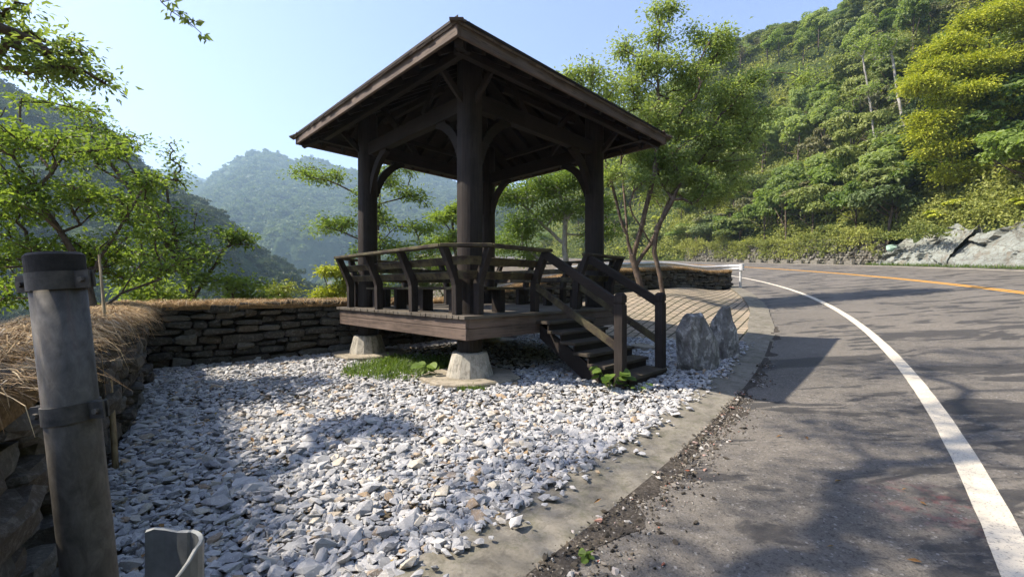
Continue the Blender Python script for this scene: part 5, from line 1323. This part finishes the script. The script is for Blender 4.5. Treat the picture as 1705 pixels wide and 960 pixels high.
def hillside_trees():
    r = np.random.default_rng(41)
    kinds = [('hillside_tree', 'leaf_mid', 'mid green broadleaf tree', 3000, (3.3, 3.3, 2.6), .34, 3.6, .15, 16), ('hillside_tree', 'leaf_lime', 'light green feathery tree', 2400, (2.8, 2.8, 2.7), .32, 3.8, .12, 13),
             ('hillside_tree', 'leaf_dark', 'dark green dense tree', 3200, (3.1, 3.1, 3.0), .34, 3.4, .16, 15), ('hillside_tree', 'leaf_olive', 'olive brown sparse tree', 1700, (2.6, 2.6, 2.4), .32, 3.8, .12, 12),
             ('hillside_tree', 'leaf_cherry', 'fresh green tall tree', 2700, (2.4, 2.4, 3.6), .32, 4.6, .12, 15), ('hillside_shrub', 'leaf_mid', 'low green shrub', 1500, (1.7, 1.7, 1.2), .26, .9, .06, 9), ('hillside_shrub', 'leaf_yellow', 'low yellow-green shrub', 1300, (1.5, 1.5, 1.1), .24, .8, .05, 9)]
    proto = [far_tree(k, d, n, R, lf, M[m], M['bark'], 60 + i, h, tr, lb) for i, (k, m, d, n, R, lf, h, tr, lb) in enumerate(kinds)]
    used = [False] * len(kinds)
    kp = [[.24, .20, .14, .10, .16, .10, .06], [.14, .15, .08, .04, .12, .29, .18]]
    zones = [((22, 40), (16, 30), 26, 'on the slope above the pale rock face'), ((20, 39), (14.8, 19), 26, 'along the lip of the pale rock face'), ((39, 68), (13.4, 18), 62, 'just over the top of the mossy retaining wall'), ((22, 44), (31, 58), 20, 'high above the pale rock face'), ((40, 66), (14.5, 30), 44, 'on the slope over the mossy retaining wall'), ((44, 74), (31, 60), 48, 'on the upper slope behind the bare pale trunks'),
             ((66, 104), (13.4, 34), 70, 'beyond the bend, behind the cherry tree'), ((74, 112), (35, 75), 52, 'along the ridge skyline over the road'), ((98, 132), (13, 40), 22, 'far round the bend, seen through the pavilion')]
    for (s0, s1), (o0, o1), n, where in zones:
        placed = []
        for _ in range(n * 12):
            if len(placed) >= n: break
            s = r.uniform(s0, s1); o = o0 + (o1 - o0) * r.random() ** 1.15
            X, Y, Z = (float(v[0]) for v in hill_world(s, o))
            if any((X - a) ** 2 + (Y - b) ** 2 < (1.7 if o1 < 20 else 2.6) ** 2 for a, b in placed): continue
            placed.append((X, Y))
            k = int(r.choice(7, p=[.22, .20, .14, .12, .16, .10, .06] if o > 20 else [.16, .15, .12, .10, .10, .23, .14]))
            sc_ = (r.uniform(0.75, 1.3), r.uniform(0.75, 1.3))
            if o > 45: sc_ = (sc_[0] * 1.25, sc_[1] * 1.2)
            lab = kinds[k][2] + ' ' + where; grp = kinds[k][2] + 's ' + where
            if not used[k]:
                q = proto[k]; used[k] = True; q.location = (X, Y, Z - .2); q.rotation_euler = (0, 0, r.uniform(0, 6.28)); q.scale = (sc_[0], sc_[0], sc_[1]); q['label'] = lab; q['group'] = grp
            else: copy_tree(proto[k], (X, Y, Z - .2), r.uniform(0, 6.28), sc_, lab, grp)
    # big yellow-green tree standing out at the right edge
    hb = hill_hit(1625, 315); Y = float(hb[1]); print('bigtree', hb); r2 = np.random.default_rng(77); q = lambda px, py, dy=0: at(px, py, Y + dy)
    b = hb - np.array([0, 0, .5])
    T = ptargets([(1640, 40, Y, 1.6, .8, 1.4, 50), (1690, 20, Y, 1.6, .8, 1.4, 50), (1590, 80, Y, 1.3, .7, 1.2, 44), (1560, 120, Y - .5, 1.1, .6, 1.0, 40), (1530, 145, Y - .6, .8, .4, .8, 24), (1640, 110, Y - .8, 1.5, .7, 1.2, 60), (1700, 100, Y - .8, 1.5, .7, 1.2, 56), (1590, 165, Y - .9, 1.3, .6, 1.2, 52), (1660, 180, Y - 1., 1.5, .6, 1.2, 60),
                  (1555, 200, Y - .6, 1.0, .5, .9, 34), (1620, 225, Y - .8, 1.3, .5, 1.1, 50), (1690, 235, Y - .8, 1.5, .5, 1.1, 50), (1560, 250, Y - .5, .9, .4, .8, 26), (1750, 60, Y, 1.6, 1.2, 1.5, 40), (1760, 180, Y, 1.6, 1.2, 1.5, 40), (1600, 285, Y - .6, 1.2, .5, 1., 40), (1670, 290, Y - .8, 1.4, .5, 1., 44), (1540, 225, Y - .4, .7, .4, .7, 20)], r2, Y / 26.0, 1.3)
    make_tree('broadleaf_tree', 'big dense yellow-green tree standing out on the slope at the upper corner', [[b, q(1625, 240), q(1630, 150), q(1650, 60)], [q(1626, 220), q(1580, 150), q(1550, 130)], [q(1628, 200), q(1690, 120)]], T, (84, 116), 0.0066 * Y, M['leaf_yellow'], M['bark'], 71, spread=.0135 * Y, tip_r=.012, base_r=.2, alpha=.2)
    # bare pale trunks
    for i, (pts, Y, lab) in list(enumerate(((((1522, 278), (1508, 225), (1494, 150), (1484, 85)), 33, 'tall pale bare trunk leaning left above the road, the thickest of the thin trunks'), (((1461, 280), (1455, 220), (1446, 150), (1436, 95)), 37, 'slim pale trunk rising on the slope left of the leaning bare trunk'), (((1489, 290), (1478, 268), (1468, 240)), 36, 'short broken pale stem between the two bare trunks'), (((1415, 265), (1418, 225), (1414, 190)), 40, 'faint grey stem rising from shrubs below the ridge'))))[:4]:
        B = hill_hit(*pts[0]); Y = B[1]; P = [B - np.array([0, 0, .3])] + [at(x, y, Y) for x, y in pts[1:]]
        d = P[-1] - P[0]; n = 10 if len(pts) > 3 else 4
        T = blob_targets([(P[-1] + np.array([0, 0, .2]), (1.3, 1.3, 1.6), n + 8), (P[-2], (1.6, 1.6, 1.0), n)], r2)
        make_tree('bare_trunk_tree', lab, [P], T, (30, 44), .26, M['leaf_cherry'], M['bark_pale'], 80 + i, spread=.4, tip_r=.012, base_r=(.0029 if i == 0 else .0020) * Y)


hillside_trees()


def scrub(name, X, Y, Z, n_leaf, size, spread, seed, label, cat, mat):
    r = np.random.default_rng(seed); m = len(X); C = np.repeat(np.stack([X, Y, Z], 1), n_leaf, 0)
    tint = np.repeat(np.clip(0.5 + vnoise(np.stack([X, Y], 1), 0.22, seed, 3) * 0.9 + r.normal(0, .12, m), 0, 1), n_leaf)
    sp = np.repeat(np.broadcast_to(spread, (m,)), n_leaf)[:, None]; sz = np.repeat(np.broadcast_to(size, (m,)), n_leaf)
    off = r.normal(0, 1, C.shape) * sp * np.array([1, 1, .7]); off[:, 2] = np.abs(off[:, 2])
    C = C + off; A = r.normal(0, 1, C.shape) + np.array([-.3, -.2, -.2]); Nn = r.normal(0, .6, C.shape) + np.array([-.45, -.3, 1.0])
    L = sz * r.uniform(.6, 1.4, len(C)); V, F = leaf_quads(C, A, Nn, L, L * .55, .2)
    return tag(link(name, mesh_np(name, V, F, np.repeat(tint, 4)), mat), label, cat, kind='stuff')


def undergrowth():
    r = np.random.default_rng(91)
    n = 17000; s = r.uniform(10, 80, n); o = 12.9 + 34 * r.random(n) ** 1.7
    k = ~((o < 14.1) & (s < 39.5)); k &= ~((o < 13.7) & (s > 38) & (r.random(n) < .8)); s, o = s[k], o[k]
    X, Y, Z = hill_world(s, o); d = np.hypot(X, Y)
    lump = np.maximum(vnoise(np.stack([X, Y], 1), .35, 21, 2), 0) * 2.6 * r.random(len(X)) + np.where((o < 18), r.random(len(X)) ** 2 * 3.0 * np.clip(vnoise(np.stack([X, Y], 1), .3, 31, 2) + .45, 0, 1), 0)
    scrub('undergrowth', X, Y, Z + lump, 13, np.clip(d * .0052, .15, .42), np.clip(d * .0085, .25, .6), 5, 'tangled green vines and scrub covering the slope above the road', 'undergrowth', M['leaf_scrub'])
    n = 4200; s = r.uniform(19, 41, n); o = 14.2 + 2.8 * r.random(n); X, Y, Z = hill_world(s, o)
    scrub('undergrowth', X, Y, Z + r.random(n) * 1.1 * np.clip(o - 13.2, .2, 1), 11, .19, .28, 25, 'thick scrub spilling over the lip of the pale rock face', 'undergrowth', M['leaf_scrub'])
    # creepers hanging over the rubble wall and the lip of the rock
    n = 2600; s = r.uniform(33, 72, n); u = r.random(n); z = .25 + (2.0 + 1.8 * np.abs(vnoise(np.stack([s, s * 0], 1), .35, 2))) * (1 - u ** 1.6); k = (vnoise(np.stack([s, z], 1), .55, 13, 3) > -.12 - .25 * (z - 1.2)) & ((s > 38.5) | (z > 1.9)); s, z = s[k], z[k]
    X, Y = road_xy(s, 12.25 + r.normal(0, .08, len(s)) - .12 * (z > 1.8)); scrub('undergrowth', X, Y, road_z(s, 12) + z, 9, .17, .22, 15, 'creepers and tufts hanging over the face of the mossy retaining wall', 'undergrowth', M['leaf_scrub'])
    n = 5000; s = r.uniform(70, 135, n); o = 12.6 + 70 * r.random(n) ** 1.4; X, Y, Z = hill_world(s, o)
    scrub('undergrowth', X, Y, Z, 12, .5, .9, 6, 'green scrub on the slope round the far bend of the road', 'undergrowth', M['leaf_scrub'])
    # valley side just over the wall
    X = r.uniform(-34, 10, 14000); Y = r.uniform(1, 44, 14000); d = edge_dist(X, Y); k = (d > .9) & (d < 24); X, Y, d = X[k], Y[k], d[k]
    Z = ground_z(X, Y); scrub('undergrowth', X, Y, Z, 10, .18, np.clip(.18 + d * .03, .2, .6), 7, 'leafy scrub on the steep bank falling away behind the straw-topped wall', 'undergrowth', M['leaf_scrub'])
    # grass fringe at the foot of the rock face
    n = 2600; s = r.uniform(22, 40, n); o = 12.05 + np.abs(r.normal(0, .25, n)); X, Y = road_xy(s, o); Z = road_z(s, o)
    grass_blades('grass', X, Y, Z, .1, .35, .012, 8, 'low green verge grass at the foot of the pale rock face')


def grass_blades(name, X, Y, Z, l0, l1, w, seed, label):
    r = np.random.default_rng(seed); n = len(X); b = np.stack([X, Y, Z], 1); a = r.uniform(0, 6.28, n); lean = r.uniform(.1, .9, n); L = r.uniform(l0, l1, n)
    d = np.stack([np.cos(a) * lean, np.sin(a) * lean, np.ones(n)], 1); d /= np.linalg.norm(d, axis=1)[:, None]; sv = np.stack([-np.sin(a), np.cos(a), np.zeros(n)], 1) * w
    m = b + d * (L * .55)[:, None]; t = b + d * L[:, None] + np.stack([np.cos(a), np.sin(a), -np.ones(n) * .6], 1) * (L * lean * .3)[:, None]
    V = np.stack([b - sv, b + sv, m + sv * .8, m - sv * .8, t], 1).reshape(-1, 3); q = np.arange(n)[:, None] * 5
    me = mesh_np(name, V, [q + np.array([0, 1, 2, 3]), q + np.array([3, 2, 4])], np.repeat(r.random(n), 5))
    return tag(link(name, me, M['grass']), label, 'grass', kind='stuff')


undergrowth()
r = np.random.default_rng(3)
n = 2600; a = r.uniform(0, 6.28, n); q = np.sqrt(r.random(n)); X = -1.95 + np.cos(a) * q * 0.95 + r.normal(0, .05, n); Y = 7.55 + np.sin(a) * q * 0.95
k = (np.hypot(X + .62, Y - 6.8) > .75) & (np.hypot(X + 3.1, Y - 9.25) > .75) & (vnoise(np.stack([X, Y], 1), 2.0, 5) > -.35); X, Y = X[k], Y[k]
grass_blades('grass', X, Y, ground_z(X, Y), .06, .26, .006, 11, 'bright sunlit weeds and grass at the edge of the pavilion shade')
X = r.uniform(-2.6, -0.9, 260); Y = r.uniform(7.4, 9.0, 260); scrub('weeds', X, Y, ground_z(X, Y), 5, .07, .07, 12, 'low broad-leaved weeds under the pavilion floor', 'weeds', M['grass'])
n = 260; X = -.62 + r.normal(0, .1, n) + .05; Y = 6.8 - .78 + r.normal(0, .05, n); grass_blades('grass', X, Y, ground_z(X, Y) + .02, .04, .11, .005, 13, 'small grass tuft at the front of the nearest concrete pad')


def leafy_plant(label, x, y, n, rad, hgt, leaf, mat, seed, name='broadleaf_plant'):
    r = np.random.default_rng(seed); g = gz(x, y); root = empty(name, (x, y, g)); tag(root, label, 'plant')
    mb = MB(); C, A, Nn = [], [], []
    for i in range(n):
        a = r.uniform(0, 6.28); q = rad * r.uniform(.15, 1); tip = Vector((math.cos(a) * q, math.sin(a) * q, hgt * r.uniform(.45, 1))); mb.tube([(0, 0, -.02), tip * .6 + Vector((0, 0, .02)), tip], [.004, .003, .002], 5)
        C.append(tip); A.append((math.cos(a), math.sin(a), -.25)); Nn.append((math.cos(a) * .3 + r.normal(0, .25), math.sin(a) * .3 - .35 + r.normal(0, .25), 1))
    mb.build('stems', M['grass'], root)
    C, A, Nn = (np.array(z, float) for z in (C, A, Nn)); L = leaf * r.uniform(.6, 1.2, n)
    # rounded leaves: a fan of eight
    A /= np.linalg.norm(A, axis=1)[:, None]; B = np.cross(A, Nn); B /= np.linalg.norm(B, axis=1)[:, None]; U = np.cross(B, A); th = np.linspace(0, 2 * np.pi, 11)[:-1]
    ring = [C + A * (np.cos(t) * .5 + .35)[..., None] * L[:, None] + B * np.sin(t) * (L * .46)[:, None] * (1 - .25 * np.cos(t)) + U * (abs(np.sin(t)) * L * .12)[:, None] for t in th]
    V = np.stack([C + A * (L * .3)[:, None]] + ring, 1).reshape(-1, 3); q = np.arange(n)[:, None] * 11
    F = np.concatenate([q + np.array([0, 1 + j, 1 + (j + 1) % 10]) for j in range(10)])
    link('leaves', mesh_np('leaves', V, F, np.repeat(r.random(n), 11)), mat, root); return root


leafy_plant('bright green broad-leaved plant growing at the foot of the nearer newel post', 1.42, 6.18, 20, .26, .30, .15, M['grass'], 4)
leafy_plant('small leafy seedling beside the lowest wooden step', 1.78, 6.02, 9, .16, .14, .08, M['grass'], 6)
leafy_plant('single large-leaved weed standing up among the grass by the near footing', -1.30, 6.75, 8, .15, .28, .16, M['grass'], 7)
leafy_plant('tiny green weed rooted in the dirt along the asphalt edge', 0.42, 2.36, 7, .05, .05, .045, M['grass'], 8)
for i, (px, lab) in enumerate(((522, 'tall reed grass clump on the valley side at the bush'), (700, 'short reed grass clump behind the pavilion rail'))):
    Yq = 12.2 + i * 3; p = at(px, 520, Yq); g = gz(p[0], p[1]); r = np.random.default_rng(50 + i); n = 150
    X = p[0] + r.normal(0, .18, n); Yy = p[1] + r.normal(0, .18, n)
    o = grass_blades('reed_grass', X, Yy, np.full(n, g), .9, CAMZ + (480 - 448) / FPX * Yq - g + .1, .012, 60 + i, lab); del o['kind']; o['category'] = 'grass clump'

# ------------------------------------------------------------------ rock face, boulders and retaining wall across the road
def rock_face(label, s0, s1, hfun, seed, dep=2.4):
    r = np.random.default_rng(seed); nu, nv = 150, 46; ss = np.linspace(s0, s1, nu); vv = np.linspace(0, 1, nv)
    S, Vv = np.meshgrid(ss, vv, indexing='ij'); H = hfun(S)
    O = 12.25 + Vv ** 1.3 * dep; Zl = H * Vv ** 0.9
    nc = 40; cs = r.uniform(s0, s1, nc); cv = r.uniform(0, 1, nc); ch = r.normal(0, .16, nc); gx = r.normal(0, .10, nc); gy = r.normal(0, .25, nc)
    u = S.ravel()[:, None]; w = Vv.ravel()[:, None]; uu = u + vnoise(np.stack([S.ravel(), Vv.ravel() * 3], 1), 1.2, 7)[:, None] * .5
    dd = ((uu - cs) * .55 + (w - cv) * 1.1) ** 2 + ((w - cv) * 2.2 - (uu - cs) * .25) ** 2; j = dd.argmin(1)
    disp = ch[j] + gx[j] * (u[:, 0] - cs[j]) + gy[j] * (w[:, 0] - cv[j]); disp += vnoise(np.stack([S.ravel(), Vv.ravel() * 3], 1), 2.5, seed) * .10 + vnoise(np.stack([S.ravel(), Vv.ravel() * 3], 1), 8, seed + 4, 2) * .05
    fade = np.minimum(1, np.minimum(Vv, 1 - Vv) * 6).ravel(); X, Y = road_xy(S.ravel(), O.ravel() - disp * .9 * fade)
    V = np.stack([X, Y, road_z(S.ravel(), 12) - .05 + Zl.ravel() + disp * .15 * fade], 1)
    # close it at the back so it is a solid mass
    Xb, Yb = road_xy(ss, np.full(nu, 12.25 + dep + .8)); Vb = np.stack([Xb, Yb, road_z(ss, 12) - .6], 1)
    F = grid_faces(nu, nv); top = np.arange(nu) * nv + nv - 1; bk = nu * nv + np.arange(nu)
    F2 = np.stack([top[:-1], top[1:], bk[1:], bk[:-1]], 1)
    o = link('rock_outcrop', mesh_np('rock_outcrop', np.concatenate([V, Vb]), np.concatenate([F, F2])), M['rock_face'])
    return tag(o, label, 'rock outcrop')


rock_face('large pale grey-green rock face beside the road at the edge of the view', 21.5, 33.5, lambda s: np.interp(s, [21, 24, 27, 30, 32.2, 33.5], [3.0, 3.5, 3.4, 3.2, 2.8, 2.6]) + .2 * np.sin(s * 2.1), 5)
rock_face('lower broken brown-grey rock running from the pale rock face to the stone retaining wall', 33.2, 39.5, lambda s: np.interp(s, [33, 35, 37, 39.5], [2.7, 2.7, 2.3, 1.7]) + .25 * np.sin(s * 3.3), 8, 1.8)


def retaining_wall():
    r = np.random.default_rng(17); root_xy = road_xy(48, 12.3); R = empty('retaining_wall', (float(root_xy[0]), float(root_xy[1]), float(road_z(48, 12)))); tag(R, 'overgrown mossy stone retaining wall at the foot of the slope across the road', 'retaining wall')
    pos, size, yaw = [], [], []
    z = .05
    while z < 2.3:
        ch = r.uniform(.12, .26); s = 38.8
        while s < 70:
            w = ch * r.uniform(.9, 1.9); x, y = road_xy(s + w / 2, 12.35 + z * .22 + r.normal(0, .09)); h = float(np.interp(s + w / 2, RS, RHh))
            pos.append((x, y, float(road_z(s, 12)) + z + ch / 2)); size.append((w / 2 * r.uniform(.6, 1.1), .18 * r.uniform(.7, 1.3), ch / 2 * r.uniform(.6, 1.25))); yaw.append(math.pi / 2 - h + r.normal(0, .12)); s += w + .02
        z += ch
    pos, size, yaw = map(np.array, (pos, size, yaw)); m = len(pos); V, F, _ = scatter(stone_protos(10, 3), pos - np.array(R.location), size, rot_mats(yaw, r.normal(0, .25, m), r.normal(0, .2, m)), r.integers(0, 10, m))
    link('stone_face', mesh_np('stone_face', V, F), M['retain_stone'], R)
    s = np.arange(38.6, 70, .5); rows = []
    for o_, z_ in ((12.42, -.1), (12.9, 2.35), (13.8, 2.45)): X, Y = road_xy(s, np.full_like(s, o_)); rows.append(np.stack([X, Y, road_z(s, 12) + z_], 1))
    link('backing', mesh_np('backing', np.stack(rows, 1).reshape(-1, 3) - np.array(R.location), grid_faces(len(s), 3)), M['soil'], R)
    # low concrete guard blocks at its foot
    for k, s in enumerate(np.arange(41.5, 60, 2.1)):
        x, y = road_xy(s, 11.95); h = float(np.interp(s, RS, RHh)); o = MB().prism([(-.55, -.12), (.55, -.12), (.50, .12), (-.50, .12)], -.1, .34).build('guard_block', M['concrete'], bevel=.03)
        o.location = (x, y, float(road_z(s, 11.95))); o.rotation_euler = (0, 0, math.pi / 2 - h)
        tag(o, 'low concrete guard block in the row along the foot of the mossy retaining wall', 'guard block', 'concrete guard blocks below the retaining wall')


retaining_wall()
x, y = road_xy(37.6, 12.5); Vb = hull_protos(1, 26, 31, .7, 1.1)[0]
T = NT('pale_green_rock'); q_ = T.noise(T.coord(), 4, 5); T.col(T.ramp(q_, [(.3, (.16, .25, .20)), (.7, (.34, .48, .40))])); T.rough(.8)
o = link('boulder', mesh_np('boulder', Vb[0] * .42, Vb[1]), T.m); o.location = (x - .3, y, float(road_z(37.6, 12)) + 1.35); tag(o, 'pale green boulder perched where the rock meets the mossy retaining wall', 'boulder')

# ------------------------------------------------------------------ mountains, their woods, and the air
HILLV = mountain('near_mountain', [(-1100, -350), (-350, -40), (0, 122), (60, 154), (150, 186), (240, 270), (310, 318), (370, 382), (440, 424), (480, 474), (540, 548)], (110, 260), 80, -78, 4, 36, 4, nv=80, nu=170, mat=M['mountain'], xfoot=85)
FARV = mountain('far_mountain', [(100, 345), (240, 310), (300, 300), (345, 300), (365, 280), (390, 264), (418, 250), (440, 244), (462, 250), (490, 264), (515, 258), (600, 282), (680, 270), (760, 300), (900, 345), (1000, 390), (1150, 430)], 1050, 430, -78, 6, 125, 9, mat=M['mountain'])
DISTV = mountain('far_mountain', [(-300, 300), (0, 320), (200, 300), (285, 277), (312, 284), (350, 300), (480, 320), (700, 330), (1000, 300), (1300, 330)], 1550, 1100, -78, 4, 300, 14, nv=40, mat=M['mountain'])
SPURV = mountain('wooded_spur', [(430, 560), (500, 490), (560, 448), (620, 415), (690, 385), (760, 350), (850, 310), (950, 270), (1050, 240), (1200, 200), (1400, 150)], (420, 300), 200, -78, 7, 90, 19, mat=M['mountain'])


def wood(V, n, protos, scale, seed, label, vmin=0.12, vmax=1.02, mat='leaf_wood'):
    r = np.random.default_rng(seed); nu, nv, _ = V.shape; nv -= 5
    i = r.integers(0, nu - 1, n); j = (r.uniform(vmin, vmax, n) * (nv - 1)).astype(int); f = r.random((n, 2))
    p = V[i, j] * (1 - f[:, :1]) * (1 - f[:, 1:]) + V[i + 1, j] * f[:, :1] * (1 - f[:, 1:]) + V[i, j + 1] * (1 - f[:, :1]) * f[:, 1:] + V[i + 1, j + 1] * f[:, :1] * f[:, 1:]
    tint = np.clip(.5 + vnoise(p[:, :2], .012, seed, 3) * .5 + r.normal(0, .22, n), 0, 1)
    W, F, t = scatter(protos, p, scale * r.uniform(.6, 1.35, n), rot_mats(r.uniform(0, 6.28, n), r.normal(0, .08, n), r.normal(0, .08, n)), r.integers(0, len(protos), n), tint)
    tag(link('wood', mesh_np('wood', W, F, t), M[mat]), label, 'wood', kind='stuff')


P1 = [crown_quads(260, (1, 1, 1.0), .26, 200 + k, 11, .7) for k in range(7)]
P2 = [crown_quads(64, (1, 1, .9), .55, 220 + k, 7, .7) for k in range(6)]
wood(HILLV, 3000, P1, 3.4, 1, 'green wood with shade painted into its leaves, covering the nearer mountain on the valley side', .25, mat='leaf_wood_shade')
wood(SPURV, 2400, P1, 5.2, 2, 'hazy green wood on the spur seen through the pavilion', .1)
wood(FARV, 7500, P2, 8.5, 3, 'blue hazy wood clothing the far peak', .1)
wood(DISTV, 2500, P2, 10, 4, 'faint wood on the most distant ridge', .3)

mb = MB().box((0, 820, 195), (4800, 2640, 546)); hz = mb.build('haze', None); tag(hz, kind='stuff')
hm = bpy.data.materials.new('haze_air'); hm.use_nodes = True; ht = hm.node_tree; ht.nodes.clear(); ho = ht.nodes.new('ShaderNodeOutputMaterial'); hv = ht.nodes.new('ShaderNodeVolumePrincipled')
hv.inputs['Color'].default_value = (0.52, 0.77, 1.0, 1); hv.inputs['Density'].default_value = 0.00048; hv.inputs['Anisotropy'].default_value = 0.2
ht.links.new(hv.outputs[0], ho.inputs['Volume']); hz.data.materials.append(hm)
